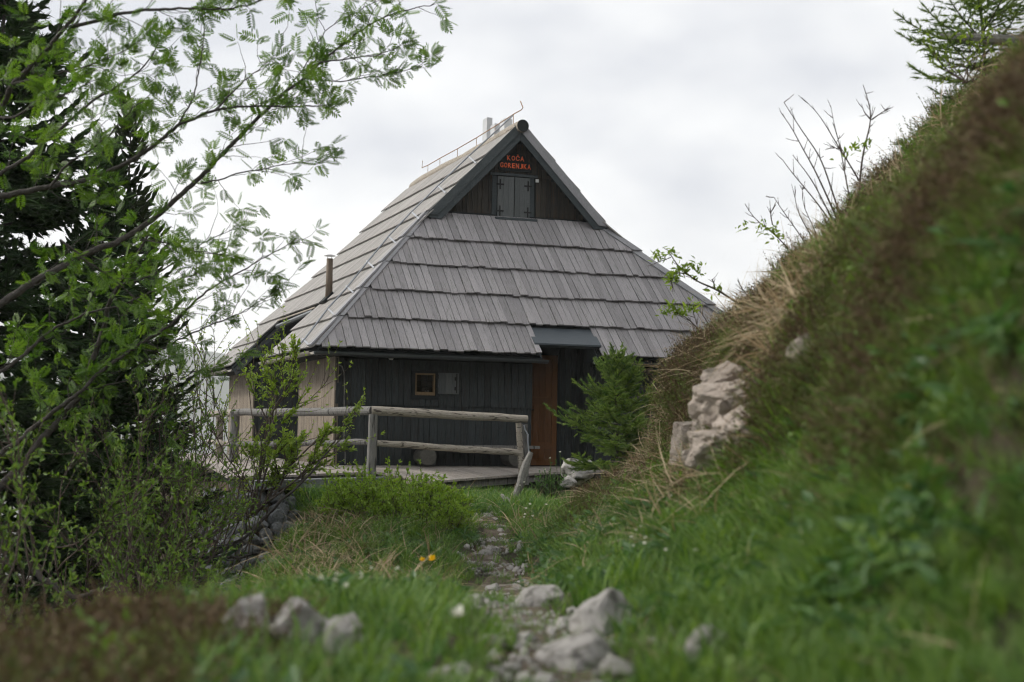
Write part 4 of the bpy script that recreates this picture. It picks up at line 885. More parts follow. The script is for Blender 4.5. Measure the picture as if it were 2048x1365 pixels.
# 3b tussocks standing out of the bank
tn = 4200; tx = rg.uniform(.9, 6.5, tn); ty = rg.uniform(3, 15.2, tn); ok = (vnoise(tx, ty, 1.4, 71) > .5) & (tx / ty < .42) & (tx > 1.15) & ~((tx > 1.2) & (ty > 15.3)); tx, ty = tx[ok], ty[ok]; tn = len(tx)
TP = np.stack([tx, ty, ground(tx, ty)], -1); tu = unit(np.tile([-.25, 0, 1.], (tn, 1)) + rg.normal(0, .15, (tn, 3)))
scatter('tussock_grass', 'tall green grass tussocks standing out of the bank', [blades(26, .14, .30, .006, .5, .05, 80 + i, .9, 4) for i in range(4)], M_GRASS, TP, tu, rg.uniform(.55, 1.1, tn), rg)
h_ = rg.random(tn) < .7; scatter('straw_tussocks', 'bleached straw tufts hanging between the green tussocks', [blades(16, .14, .30, .006, .9, .05, 90 + i, 1.3, 4) for i in range(4)], M_DRY, TP[h_], tu[h_], rg.uniform(.45, .9, h_.sum()), rg)
# 3c low leafy sprigs (bilberry like) on the mound, the bank and beside the path
def sprig(seed):
    r_ = np.random.default_rng(seed); tv, tf = leaf_t(.5, .1, .1); Pp = []; Dd = []
    for k in range(6):
        a = r_.uniform(0, 6.28); d = unit(np.array([math.cos(a) * .5, math.sin(a) * .5, 1.])); L_ = r_.uniform(.08, .17)
        for j in range(9): Pp.append(np.array([r_.normal(0, .02), r_.normal(0, .02), 0]) * .3 + d * L_ * (.2 + .8 * j / 8)); Dd.append(unit(d * .4 + r_.normal(0, .7, 3)))
    n = len(Pp); V, Fs = batch(tv, tf, frames(np.array(Dd), unit(np.tile([0, 0, 1.], (n, 1)) + r_.normal(0, .4, (n, 3)))), np.array(Pp), r_.uniform(.016, .03, n)); return mesh_np('sprig', V, Fs, np.repeat(r_.random(n), len(tv)))
sel = inview & (dp > 1.3) & (rg.random(N_) < (.03 * bank * (.12 + .88 * smooth(7, 9, y)) + .05 * smooth(-.3, -.8, x) * (y > 8) + .014 * offpath * (.1 + .9 * smooth(7, 9, y))) * smooth(.45, .6, vnoise(xb, y, 1.1, 81)))
scatter('low_shrubs', 'low leafy sprigs scattered through the turf and heather', [sprig(i) for i in range(4)], M_WILLOWD, P0[sel], upv[sel], rg.uniform(.7, 1.5, N_)[sel], rg, False)
# 4 herbs
sel = inview & (rg.random(N_) < .13 * (1 - .8 * bank) * offpath * np.where(y < 6.5, .3, 1) * (1 - .6 * heathp) * smooth(.35, .6, vnoise(x, y, 1.2, 41)))
scatter('herbs', 'small broad leaved herbs in the turf', [herb(i) for i in range(5)], M_HERB, P0[sel], upv[sel], (.7 + .7 * rg.random(N_))[sel], rg)
# 5 gravel on the path
sel = inview & (dp < 1.25) & (rg.random(N_) < .85)
xx = rg.uniform(-.6, .8, 9000); yy = rg.uniform(2.5, 20, 9000); dq = np.abs(xx - ip(PC, yy)) / ip(PW, yy); k_ = (dq < 1.15) & (vnoise(xx, yy, 2.3, 51) > .5)
scatter('gravel', 'small limestone chips strewn along the path', [rock_mesh(300 + i, 1, 4) for i in range(4)], M_LIME, np.stack([xx, yy, ground(xx, yy) + .012], -1)[k_], unit(np.tile([0, 0, 1.], (k_.sum(), 1)) + rg.normal(0, .3, (k_.sum(), 3))), rg.uniform(.005, .018, 9000)[k_] * np.where(rg.random(9000)[k_] < .06, 2.2, 1), rg)

# ------------------------------------------------------------------ trees and shrubs
def spline(P, n):
    P = np.asarray(P, float); d = np.concatenate([[0], np.cumsum(np.linalg.norm(np.diff(P, axis=0), axis=1))]); u = np.linspace(0, d[-1], n)
    Q = np.stack([np.interp(u, d, P[:, i]) for i in range(3)], -1)
    for _ in range(2): Q[1:-1] = (Q[:-2] + 2 * Q[1:-1] + Q[2:]) / 4
    return Q
def pinnate(pairs=6, w=.105, ll=.34):
    V = [(-.006, 0, 0), (.006, 0, 0), (0, 1, -.12)]; T = [(0, 1, 2)]; Q = []
    def leaflet(b, ax, l, ww):
        ax = unit(np.array(ax, float)); sd = unit(np.cross(ax, [0, 0, 1.])); i = len(V); b = np.array(b, float)
        V.extend([tuple(b), tuple(b + ax * l * .35 - sd * ww + [0, 0, .012]), tuple(b + ax * l * .35 + sd * ww + [0, 0, .012]), tuple(b + ax * l * .7 - sd * ww * .85 + [0, 0, -.005]), tuple(b + ax * l * .7 + sd * ww * .85 + [0, 0, -.005]), tuple(b + ax * l + [0, 0, -.04])])
        T.extend([(i, i + 2, i + 1), (i + 3, i + 4, i + 5)]); Q.append((i + 1, i + 2, i + 4, i + 3))
    for k in range(pairs):
        u = .2 + .72 * k / (pairs - 1); l = ll * (.72 + .5 * math.sin(math.pi * (u * .8 + .1)))
        for sg in (-1, 1): leaflet((0, u, -.12 * u), (sg * .95, .55, -.1), l, w * .5)
    leaflet((0, .97, -.12), (0, 1, -.2), ll, w * .5)
    return np.array(V), [np.array(T), np.array(Q)]
ROW_T = pinnate()
def rand_dirs(d, spread, up=0., n=1):
    return unit(np.asarray(d) + RNG.normal(0, spread, (n, 3)) + [0, 0, up])
class Plant:
    def __init__(s): s.tb = Tubes(); s.lp = []; s.ld = []
    def grow(s, p, d, L_, r, lev, nkid, wob=.18, up=.12, leaf_step=.03, leaf_from=.35, spread=.7, shrink=.55):
        n = max(4, int(L_ / .07)); P = [np.array(p, float)]; d = unit(np.array(d, float)); D = [d]
        for i in range(n):
            d = unit(d + RNG.normal(0, wob, 3) * .5 + [0, 0, up * .3]); P.append(P[-1] + d * L_ / n); D.append(d)
        P = np.array(P); s.tb.add(P, np.linspace(r, r * .45, n + 1), 5 if r > .006 else 4)
        if lev > 0:
            for k in range(nkid):
                u = RNG.uniform(.25, 1.0); i = min(n, int(u * n)); dd = unit(D[i] + RNG.normal(0, spread, 3) + [0, 0, up])
                s.grow(P[i], dd, L_ * RNG.uniform(shrink * .7, shrink * 1.25), r * .55, lev - 1, nkid, wob, up, leaf_step, leaf_from, spread, shrink)
        if lev <= 1 and leaf_step:
            m = max(1, int(L_ * (1 - leaf_from) / leaf_step))
            for k in range(m):
                u = leaf_from + (1 - leaf_from) * RNG.random(); f = u * n; i = min(n - 1, int(f)); q = P[i] + (P[i + 1] - P[i]) * (f - i)
                s.lp.append(q); s.ld.append(unit(D[i] + RNG.normal(0, .7, 3) + [0, 0, .15]))
            for k in range(3): s.lp.append(P[-1]); s.ld.append(unit(D[-1] + RNG.normal(0, .6, 3)))
    def build(s, name, label, cat, base, m_wood, m_leaf, tpl, l0, l1, group=None, nup=.6, leafname='foliage', woodname='stems'):
        b = np.asarray(base, float); e = empty(name, b, label, cat, group)
        me = s.tb.mesh(woodname); me.transform(Matrix.Translation(Vector(-b))); obj(woodname, me, m_wood, e)
        if s.lp:
            n = len(s.lp); Nn = unit(np.tile([0, 0, nup], (n, 1)) + RNG.normal(0, .5, (n, 3)))
            me = leaves_mesh(leafname, *tpl, frames(np.array(s.ld), Nn), np.array(s.lp) - b, RNG.uniform(l0, l1, n)); obj(leafname, me, m_leaf, e)
        return e
# rowan on the left: limbs traced, twigs and feather leaves grown on them
RB = [  # (depth from, depth to, radius from, to, pixels)
    (7.2, 6.6, .030, .010, [(-60, 330), (7, 209), (27, 168), (67, 125), (101, 91), (141, 44), (168, 7), (200, -50)]),
    (6.8, 6.8, .016, .004, [(141, 54), (189, 44), (236, 29), (293, 20), (371, 18), (448, 20), (499, 10), (560, -10)]),
    (7.6, 7.6, .022, .005, [(-60, 380), (0, 347), (50, 320), (98, 276), (125, 253), (162, 222), (185, 202), (216, 182), (243, 168), (280, 145), (303, 115), (320, 80)]),
    (7.4, 7.8, .030, .004, [(-60, 410), (0, 394), (50, 384), (101, 374), (152, 366), (202, 350), (243, 332), (283, 310), (323, 280), (357, 249), (388, 236), (431, 221), (472, 214), (526, 212), (607, 214), (650, 212)]),
    (7.4, 8.2, .036, .004, [(-70, 650), (0, 608), (34, 588), (67, 564), (101, 544), (142, 524), (189, 500), (236, 485), (283, 455), (320, 428), (357, 394), (388, 367), (421, 334), (452, 303), (479, 273), (516, 236), (553, 202), (573, 182), (607, 158), (640, 125), (680, 94), (720, 62), (780, 28), (870, 8)]),
    (8.1, 8.2, .007, .003, [(607, 158), (640, 160), (680, 164), (730, 156), (790, 148), (845, 132)]),
    (7.9, 7.9, .008, .003, [(401, 366), (438, 361), (489, 344), (556, 332), (590, 325), (630, 330)]),
    (8.0, 8.0, .008, .003, [(640, 125), (700, 118), (760, 112), (800, 92)]), (8.1, 8.1, .006, .003, [(516, 236), (560, 190), (600, 150), (650, 60), (720, 20), (760, 0)]),
    (8.2, 8.8, .026, .004, [(-40, 935), (0, 908), (34, 885), (84, 841), (128, 807), (162, 784), (189, 753), (219, 730), (256, 706), (293, 679), (337, 655), (357, 635), (381, 612), (398, 595), (430, 570), (480, 545), (520, 520), (578, 488)]),
    (8.6, 8.8, .012, .003, [(293, 679), (317, 703), (337, 693), (371, 672), (404, 659), (438, 642), (472, 632), (540, 590)]),
    (8.8, 8.4, .050, .012, [(-10, 985), (61, 912), (88, 875), (118, 841), (145, 810), (169, 780), (179, 736), (195, 696), (209, 649), (216, 612), (236, 571), (263, 527), (297, 470)]),
    (7.6, 8.2, .018, .004, [(-40, 775), (0, 746), (50, 709), (94, 666), (135, 645), (169, 628), (250, 610), (330, 570), (400, 545)]),
    (7.0, 7.2, .010, .003, [(120, 480), (170, 520), (230, 560), (270, 600), (300, 620)]), (7.8, 7.9, .010, .003, [(280, 480), (330, 486), (380, 500), (430, 508), (460, 511)]),
    (8.2, 8.4, .010, .003, [(236, 571), (280, 560), (330, 540), (380, 500), (440, 470), (480, 455)]), (8.4, 8.5, .008, .003, [(169, 780), (240, 765), (300, 762), (360, 745), (420, 738)]),
    (7.0, 6.6, .010, .003, [(27, 168), (90, 150), (150, 140), (210, 120), (250, 100)]), (6.9, 6.4, .012, .003, [(-40, 240), (30, 235), (80, 200), (130, 190), (190, 160)]),
    (7.4, 7.0, .012, .003, [(101, 374), (130, 330), (180, 300), (230, 260), (260, 220), (300, 190)]), (7.6, 7.7, .008, .003, [(357, 249), (390, 190), (400, 130), (410, 60), (400, -10)]),
    (7.6, 7.8, .008, .003, [(431, 221), (460, 190), (490, 160), (530, 130), (560, 100)])]
rw = Plant(); RWB = at(-90, 1080, 8.8 * 1.55); RWB[2] = gz(RWB[0], RWB[1])
for (d0, d1, r0, r1, px) in RB:
    d0 *= 1.55; d1 *= 1.55; r0 *= .95; r1 *= .95
    Pn = np.array([at(a, b, d0 + (d1 - d0) * i / (len(px) - 1)) for i, (a, b) in enumerate(px)])
    Ls = np.linalg.norm(np.diff(Pn, axis=0), axis=1).sum(); n = max(6, int(Ls / .05)); Q = spline(Pn, n); Q[1:-1] += RNG.normal(0, .004, (n - 2, 3)); rw.tb.add(Q, np.linspace(r0, r1, n), 7)
    D = unit(np.gradient(Q, axis=0)); sl_ = Ls / n; k0 = 0.
    for i in range(n):
        u = i / n; k0 += sl_
        if u < .12 and r0 > .02: continue
        if k0 > (.06 if u > .45 else .075):
            k0 = 0.; L_ = RNG.uniform(.10, .52) * (1.25 if u < .7 else .85)
            d = unit(D[i] * .75 + RNG.normal(0, .55, 3) + [0, 0, .12])
            m = max(4, int(L_ / .04)); W_ = [Q[i]]; dd = d
            for j in range(m): dd = unit(dd + RNG.normal(0, .16, 3) + [0, 0, .03]); W_.append(W_[-1] + dd * L_ / m)
            rw.tb.add(np.array(W_), np.linspace(.0036, .0016, m + 1), 4)
            for j in range(m + 1):
                if RNG.random() < .26 or j == m:
                    for q_ in range(int(RNG.integers(1, 3)) + (3 if j == m else 0)):
                        rw.lp.append(W_[j]); rw.ld.append(unit(dd * .6 + RNG.normal(0, .7, 3) + [0, 0, -.05]))
    for q_ in range(5): rw.lp.append(Q[-1]); rw.ld.append(unit(D[-1] + RNG.normal(0, .6, 3)))
K_ = 1.55; tr = np.array([RWB, at(-100, 900, 8.6 * K_), at(-80, 650, 7.6 * K_), at(-70, 400, 7.4 * K_), at(-60, 330, 7.2 * K_)]); rw.tb.add(spline(tr, 20), np.linspace(.075, .04, 20), 9)
for a, b in ((at(-100, 900, 8.6 * K_), at(-40, 935, 8.2 * K_)), (at(-90, 800, 8.2 * K_), at(-40, 775, 7.6 * K_)), (RWB + [0, 0, .3], at(-10, 985, 8.8 * K_)), (at(-75, 400, 7.4 * K_), at(-60, 380, 7.6 * K_)), (at(-75, 300, 7.2 * K_), at(-40, 240, 6.9 * K_))): rw.tb.add(spline([a, (a + b) / 2 + [0, 0, .03], b], 6), np.linspace(.045, .028, 6), 7)
rw.build('rowan_tree', 'rowan tree with feather leaves reaching in from the left', 'tree', RWB, M_BARK, M_ROWAN, ROW_T, .085, .15, nup=.9, leafname='crown', woodname='trunk')
# spruces
def shoot(n=18, seed=0, nl=.20, spread=1.0):
    rg = np.random.default_rng(seed); V = [(-.012, 0, 0), (.012, 0, 0), (0, 1, 0)]; T = [(0, 1, 2)]
    for k in range(n):
        u = rg.uniform(0, 1); a = rg.uniform(0, 6.283); d = unit(np.array([math.cos(a) * spread, .9, math.sin(a) * spread * .8])); b = np.array([0, u, 0]); sd = unit(np.cross(d, rg.normal(size=3))) * .014; i = len(V)
        l = nl * rg.uniform(.7, 1.1); V += [tuple(b - sd), tuple(b + sd), tuple(b + d * l)]; T.append((i, i + 1, i + 2))
    return np.array(V), [np.array(T)]
def spruce(name, label, base, H, R, seed, m, step=.28, per=6, tw=.10, shl=.09, h0=.03, droop=.35, nn=16, shape=.85, group=None, crownname='crown', tipm=None, nl=.2, jag=.25, trunkr=None, wd=.085):
    rg = np.random.default_rng(seed); tb = Tubes(); SP_, SD_ = [], []; base = np.asarray(base, float)
    tr_ = trunkr or H * .011; tb.add(np.stack([base + [.02 * math.sin(k), 0, H * k / 8] for k in range(9)]), np.linspace(tr_, .006, 9), 7)
    h = h0 * H
    while h < H * .985:
        u = h / H
        for k in range(per):
            Lb = R * (1 - u) ** shape * rg.uniform(1 - jag * 1.6, 1 + jag * .5) + .05
            a = rg.uniform(0, 6.283); el = (.75 * u - droop * (1 - u)) + rg.normal(0, .1); p = base + [0, 0, h + rg.uniform(-.4, .4) * step]
            n = max(4, int(Lb / .09)); P = [p]; D = []
            for j in range(n):
                v = (j + .5) / n; e2 = el - droop * .7 * math.sin(math.pi * min(1, v * 1.2)) * (1 - u) + .55 * v * v * (1 - .3 * u); d = np.array([math.cos(a) * math.cos(e2), math.sin(a) * math.cos(e2), math.sin(e2)]); D.append(d); P.append(P[-1] + d * Lb / n)
            P = np.array(P); tb.add(P, np.linspace(.006 + .006 * Lb, .0025, n + 1), 4)
            sdv = np.array([-math.sin(a), math.cos(a), 0]); s_ = .12 * Lb
            while s_ < Lb:
                v = s_ / Lb; f = v * n; j = min(n - 1, int(f)); q = P[j] + (P[j + 1] - P[j]) * (f - j); Lt = (.42 * Lb * (1 - v) ** .8 * (.45 + .55 * min(1, v * 2.5)) + .05) * rg.uniform(.7, 1.15)
                for sg in (-1, 1):
                    d = unit(D[j] * .65 + sdv * sg * .8 + np.array([0, 0, -.22 * droop * 2 + rg.normal(0, .12)])); m_ = max(1, int(round(Lt / shl)))
                    for i_ in range(m_): SP_.append(q + d * (i_ * Lt / m_) + [0, 0, -.10 * droop * (i_ / m_) ** 2 * Lt]); SD_.append(unit(d + rg.normal(0, .12, 3)) * (Lt / m_) * 1.15)
                    if Lt > .22:
                        for i_ in range(int(Lt / .07)):
                            b_ = q + d * RNG.uniform(.15, 1) * Lt; SP_.append(b_); SD_.append(unit(d * .7 + D[j] * rg.uniform(-.2, .8) + rg.normal(0, .35, 3) + [0, 0, -.25 * droop]) * shl * rg.uniform(.7, 1.1))
                SP_.append(q); SD_.append(D[j] * shl * 1.1)
                s_ += tw
            SP_.append(P[-1] - D[-1] * .02); SD_.append(D[-1] * shl * 1.2)
        h += step * (1 - .45 * u)
    for k in range(5): SP_.append(base + [0, 0, H * (.95 + .01 * k)]); SD_.append(np.array([rg.normal(0, .02), rg.normal(0, .02), shl]))
    SP_ = np.array(SP_); SD_ = np.array(SD_); ln = np.linalg.norm(SD_, axis=1); e = empty(name, base, label, 'tree', group)
    me = tb.mesh('trunk'); me.transform(Matrix.Translation(Vector(-base))); obj('trunk', me, M_BARK, e)
    tv, tf = frond_t(nn, seed, nl + .1, wd); me = leaves_mesh(crownname, tv, tf, frames(SD_, rvec(len(SP_))), SP_ - base, ln); obj(crownname, me, m, e)
    return e
def sb(px, Y, dz=0.): 
    p = at(px, 900, Y); return np.array([p[0], p[1], gz(p[0], p[1]) - .1 + dz])
b = sb(-25, 15.0); spruce('spruce_tree', 'tall dark spruce at the left edge behind the rowan branches', b, 8.0 - b[2], 2.5, 1, M_NEEDLE, step=.32, per=9, tw=.15, shl=.16, nn=14, wd=.17, trunkr=.05, jag=.3)
b = sb(190, 16.5); spruce('spruce_tree', 'dark conical spruce between the left edge and the hut', b, 3.9 - b[2], 1.95, 2, M_NEEDLE, step=.26, per=9, tw=.13, shl=.13, nn=15, jag=.3, wd=.16, trunkr=.05)
b = sb(238, 18.5); spruce('spruce_tree', 'slender spruce rising behind the dark conical spruce', b, 4.9 - b[2], 1.8, 3, M_NEEDLEB, step=.30, per=8, tw=.15, shl=.15, nn=14, wd=.17, trunkr=.05)
b = sb(352, 27); spruce('spruce_tree', 'small dark spruce standing farther back left of the hut', b, at(352, 715, 27)[2] - b[2], .95, 4, M_NEEDLE, step=.36, per=6, tw=.16, shl=.15, nn=22)
b = at(1232, 930, 16.8); spruce('young_spruce', 'young bright tipped spruce in front of the hut door', b, at(1232, 712, 16.8)[2] - b[2], .90, 5, M_NEEDLEY, step=.14, per=9, tw=.065, shl=.075, nn=20, droop=.02, shape=.8, h0=.0, nl=.26, jag=.36, wd=.13)
b = at(1335, 900, 17.0); b[2] = gz(b[0], b[1]) - .05; spruce('young_spruce', 'low young spruce half hidden behind the bank edge', b, .95, .55, 6, M_NEEDLEY, step=.12, per=7, tw=.06, shl=.055, nn=20, droop=.05, shape=.75, nl=.26)
b = at(1965, 170, 11.5); b[2] = gz(b[0], b[1]) - .05; spruce('spruce_tree', 'ragged spruce growing on top of the bank', b, 1.9, .85, 7, M_NEEDLEY, step=.16, per=6, tw=.08, shl=.085, nn=20, droop=.05, jag=.5, nl=.24, h0=.06, trunkr=.016)
a, b2 = at(1880, 72, 11.2), at(2120, 82, 11.0); MB().tube(spline([a, (a + b2) / 2 + [0, 0, -.02], b2], 8) - a, [.03, .035, .04, .045, .045, .05, .05, .05], 9).build('fallen_trunk', M_DEADW, label='grey dead trunk lying across the top of the bank', cat='log', loc=a)
# shrubs ------------------------------------------------------------
LEAF = leaf_t(.42, .1, .12); LEAFN = leaf_t(.34, .1, .2)
def shrub(name, label, base, stems, m_leaf, l0, l1, lev, nk, step, m_wood=M_TWIG, tpl=LEAF, wob=.2, up=.15, spread=.6, r=.012, frm=.35, cat='shrub', group=None, shrink=.55, **kw):
    p = Plant()
    for (d, L_) in stems: p.grow(np.asarray(base) + RNG.normal(0, .03, 3) * [1, 1, 0], d, L_, r, lev, nk, wob, up, step, frm, spread, shrink)
    return p.build(name, label, cat, base, m_wood, m_leaf, tpl, l0, l1, group)
def toward(b, px, py, Y):
    d = at(px, py, Y) - np.asarray(b); return unit(d), np.linalg.norm(d)
b = at(505, 1030, 18.6)
shrub('willow_shrub', 'sparse bright leaved shrub in front of the terrace railing', b, [toward(b, 600, 915, 18.6), toward(b, 660, 800, 18.6), toward(b, 575, 770, 18.7), toward(b, 620, 850, 18.4), toward(b, 560, 900, 18.4), toward(b, 680, 900, 18.3)], M_WILLOW, .045, .08, 2, 6, .012, spread=.42, r=.018, shrink=.36, up=.1)
TH = [(395, 1080, 19.2, [(420, 740), (370, 790), (455, 745), (345, 850), (400, 850)], 'budding shrub with bare twigs left of the hut wall', .026, .045, .05),
      (290, 1120, 17.5, [(270, 830), (330, 850), (350, 900), (240, 900), (310, 790)], 'twiggy shrub between the dark spruce and the terrace', .026, .045, .045),
      (240, 1180, 14.5, [(260, 900), (200, 960), (300, 960), (290, 1010), (160, 1040), (230, 1030)], 'tangled olive shrub below the dark spruces', .03, .05, .04),
      (280, 1230, 15.0, [(310, 1060), (260, 1050), (340, 1120), (230, 1090)], 'low olive shrub left of the rubble', .028, .048, .04),
      (180, 1230, 12.0, [(150, 1020), (230, 1050), (280, 1090), (100, 1060), (330, 1120)], 'low dark shrub under the leftmost spruce', .032, .052, .04),
      (60, 1260, 9.5, [(20, 1060), (100, 1080), (160, 1120), (-30, 1100)], 'dim leafy shrub in the lower left corner', .032, .05, .04)]
for k, (bx, by, Y, ends, lb, l0, l1, st) in enumerate(TH):
    b = at(bx, by, Y); b[2] = min(b[2], gz(b[0], b[1]) + .1)
    shrub('tangled_shrub', lb, b, [toward(b, ex, ey, Y + RNG.uniform(-.8, .8)) for ex, ey in ends], M_WILLOWD if k else M_WILLOW, l0 * 1.35, l1 * 1.35, 2, 6 if k == 0 else 7, st * .85, spread=.5, r=.015, shrink=.42, group='tangled shrubs on the left slope')
# dead leaning branches over the stone wall
for k, (px, lb) in enumerate([([(300, 1190), (380, 1130), (470, 1090), (560, 1010), (620, 950), (660, 900)], 'grey leaning branch crossing the stone wall'), ([(330, 1140), (390, 1112), (470, 1118), (540, 1100)], 'grey dead branch lying low over the rubble'), ([(60, 1140), (110, 1170), (150, 1205), (200, 1180), (280, 1150)], 'dark bent branch in the lower left thicket')]):
    Q = spline([at(a, b_, 17.5 - (5 if k == 2 else 0)) for a, b_ in px], 18); Q[1:-1] += RNG.normal(0, .012, (16, 3)); t_ = Tubes(); t_.add(Q - Q[0], np.linspace(.03, .01, 18), 7)
    for j in (5, 8, 11, 14): d = unit(Q[j] - Q[j - 1] + RNG.normal(0, .5, 3)); t_.add(np.array([Q[j], Q[j] + d * .25, Q[j] + d * .5 + [0, 0, .08]]) - Q[0], [.009, .006, .003], 5)
    obj('dead_branch', t_.mesh('dead_branch'), M_BARK, label=lb, cat='branch', loc=Q[0])
# dense bush left of the path
for (px, py, Y, w, h_, n, lb) in ((790, 1072, 15.0, .62, .52, 120, 'rounded bright green bush left of the path'), (712, 1066, 15.2, .28, .36, 40, 'lower bright green bush beside the stone wall'), (865, 1076, 14.6, .24, .34, 30, 'small green bush at the path edge')):
    b = at(px, py, Y); b[2] = gz(b[0], b[1]); p = Plant()
    for k in range(n):
        a = RNG.uniform(0, 6.28); t_ = math.sqrt(RNG.random()); q = b + np.array([math.cos(a) * t_ * w, math.sin(a) * t_ * w * .8, 0]); q[2] = gz(q[0], q[1])
        h2 = h_ * 1.12; p.grow(q, np.array([math.cos(a) * t_ * .7, math.sin(a) * t_ * .7, 1.]), h2 * RNG.uniform(.5, 1.05) * (1 - .4 * t_ * t_), .006, 1, 5, .2, .1, .011, .25, .55, .5)
    p.build('green_bush', lb, 'bush', b, M_TWIG, M_BILB, LEAF, .03, .052, 'green bushes left of the path')
# cushion of green by the boulder
b = at(1105, 960, 20.1); b[2] = gz(b[0], b[1]); shrub('cushion_plant', 'dark green cushion plant with white flowers beside the leaning log', b, [(np.array([math.cos(a) * t_, math.sin(a) * t_, 1.]), RNG.uniform(.25, .48)) for a, t_ in zip(RNG.uniform(0, 6.28, 26), RNG.uniform(.1, 1.1, 26))], M_HERB, .02, .035, 1, 5, .012, spread=.5, r=.005, frm=.15, cat='plant')
# shrubs on the bank edge
def traced(name, label, branches, m_leaf, l0, l1, clusters, leafn, twigs=2, cat='shrub', tl=.12):
    p = Plant(); b = None
    for (Y, r0, r1, px) in branches:
        P1 = [at(a, c, Y) for a, c in px]; dn = P1[0] - P1[1]; root = [P1[0] + unit(dn + np.array([.02, 0, -.06])) * .45] if r0 >= .007 and px[0][1] > 300 else []
        Pn = spline(root + P1, max(6, len(px) * 3)); p.tb.add(Pn, np.linspace(r0, r1, len(Pn)), 6); b = Pn[0] if b is None else b
        if twigs:
            for j in range(3, len(Pn)):
                for _ in range(twigs):
                    if RNG.random() < .4: d = unit(unit(Pn[j] - Pn[j - 1]) + RNG.normal(0, .6, 3)); L_ = RNG.uniform(.3, 1) * tl; p.tb.add(np.array([Pn[j], Pn[j] + d * L_ * .5, Pn[j] + d * L_ + [0, 0, .01]]), [.004, .003, .002], 4)
    for (px, py, Y, rad_, n) in clusters:
        c = at(px, py, Y)
        for _ in range(n): q = c + RNG.normal(0, rad_, 3) * [1, .7, .7]; p.lp.append(q); p.ld.append(unit(RNG.normal(0, 1, 3) + [-.3, 0, .4]))
    return p.build(name, label, cat, b, M_TWIG, m_leaf, LEAF, l0, l1)
traced('leafy_twig', 'leafy branch leaning out from the bank in front of the roof edge', [(13.6, .016, .004, [(1490, 615), (1462, 598), (1430, 577), (1395, 565), (1375, 548), (1350, 528), (1342, 508), (1335, 500)]), (13.6, .006, .003, [(1375, 548), (1350, 545), (1340, 558), (1345, 570)]), (13.6, .005, .003, [(1342, 515), (1330, 520), (1315, 525)]), (13.6, .005, .002, [(1430, 577), (1428, 565), (1424, 558)])], M_WILLOW, .05, .085, [(1320, 515, 13.6, .04, 30), (1345, 505, 13.6, .035, 14), (1365, 540, 13.6, .045, 34), (1345, 562, 13.6, .045, 34), (1388, 530, 13.6, .05, 26), (1400, 550, 13.6, .035, 14), (1437, 582, 13.6, .03, 16)], 0)
traced('leafy_twig', 'lower leafy branch of the bank in front of the roof', [(13.9, .012, .004, [(1420, 690), (1398, 660), (1380, 640), (1365, 628), (1345, 625)]), (13.9, .010, .003, [(1425, 680), (1420, 650), (1405, 628), (1395, 618)]), (13.9, .008, .003, [(1395, 655), (1390, 635), (1385, 620)])], M_WILLOW, .045, .075, [(1332, 622, 13.9, .035, 30), (1350, 620, 13.9, .035, 28), (1370, 622, 13.9, .035, 28), (1390, 612, 13.9, .04, 30), (1345, 608, 13.9, .02, 8)], 0, twigs=3)
traced('bare_shrub', 'tall bare twigs standing up from the bank against the sky', [(12.2, .010, .003, [(1655, 395), (1625, 330), (1600, 290), (1585, 255), (1565, 230)]), (12.2, .009, .003, [(1665, 385), (1640, 310), (1605, 265), (1590, 240), (1568, 205)]), (12.3, .009, .002, [(1700, 330), (1665, 275), (1640, 230), (1615, 205), (1603, 195)]), (12.2, .008, .002, [(1690, 350), (1680, 290), (1665, 240), (1662, 215)]), (12.0, .011, .003, [(1725, 310), (1735, 270), (1745, 235), (1735, 195), (1726, 170)]), (12.0, .007, .002, [(1743, 240), (1760, 228), (1775, 218)]), (12.0, .007, .002, [(1742, 240), (1728, 225), (1723, 208)]), (12.4, .008, .003, [(1630, 400), (1600, 365), (1575, 335), (1565, 320)]), (12.3, .008, .003, [(1640, 390), (1618, 350), (1600, 330), (1585, 310)]), (12.1, .006, .002, [(1690, 340), (1690, 300), (1662, 295)])], M_WILLOW, .045, .07, [(1690, 310, 12.1, .03, 10), (1712, 292, 12.1, .03, 8), (1735, 285, 12.0, .03, 10), (1720, 300, 12, .03, 8)], 0, twigs=2, tl=.14)
traced('bare_shrub', 'short forked dark twigs with a few leaves low on the bank edge', [(13.0, .009, .003, [(1580, 500), (1545, 465), (1510, 440), (1498, 425), (1490, 408)]), (13, .007, .003, [(1600, 470), (1575, 435), (1560, 415), (1548, 395)]), (13, .006, .003, [(1545, 450), (1540, 425), (1552, 410)]), (13, .007, .003, [(1610, 450), (1590, 420), (1590, 395)]), (13, .007, .002, [(1620, 440), (1600, 400), (1605, 380)]), (13.2, .006, .003, [(1500, 600), (1482, 575), (1475, 560)])], M_WILLOW, .045, .07, [(1490, 455, 13, .03, 14), (1525, 455, 13, .04, 20), (1548, 462, 13, .04, 22), (1560, 480, 13, .03, 10)], 0, twigs=3)
shrub('leafy_shrub', 'yellow green leaves at the foot of the spruce on the bank', at(1935, 165, 11.0), [(np.array([RNG.normal(0, .8), RNG.normal(0, .5), .6]), RNG.uniform(.25, .45)) for _ in range(9)], M_WILLOW, .03, .05, 1, 5, .02, r=.006, cat='shrub')
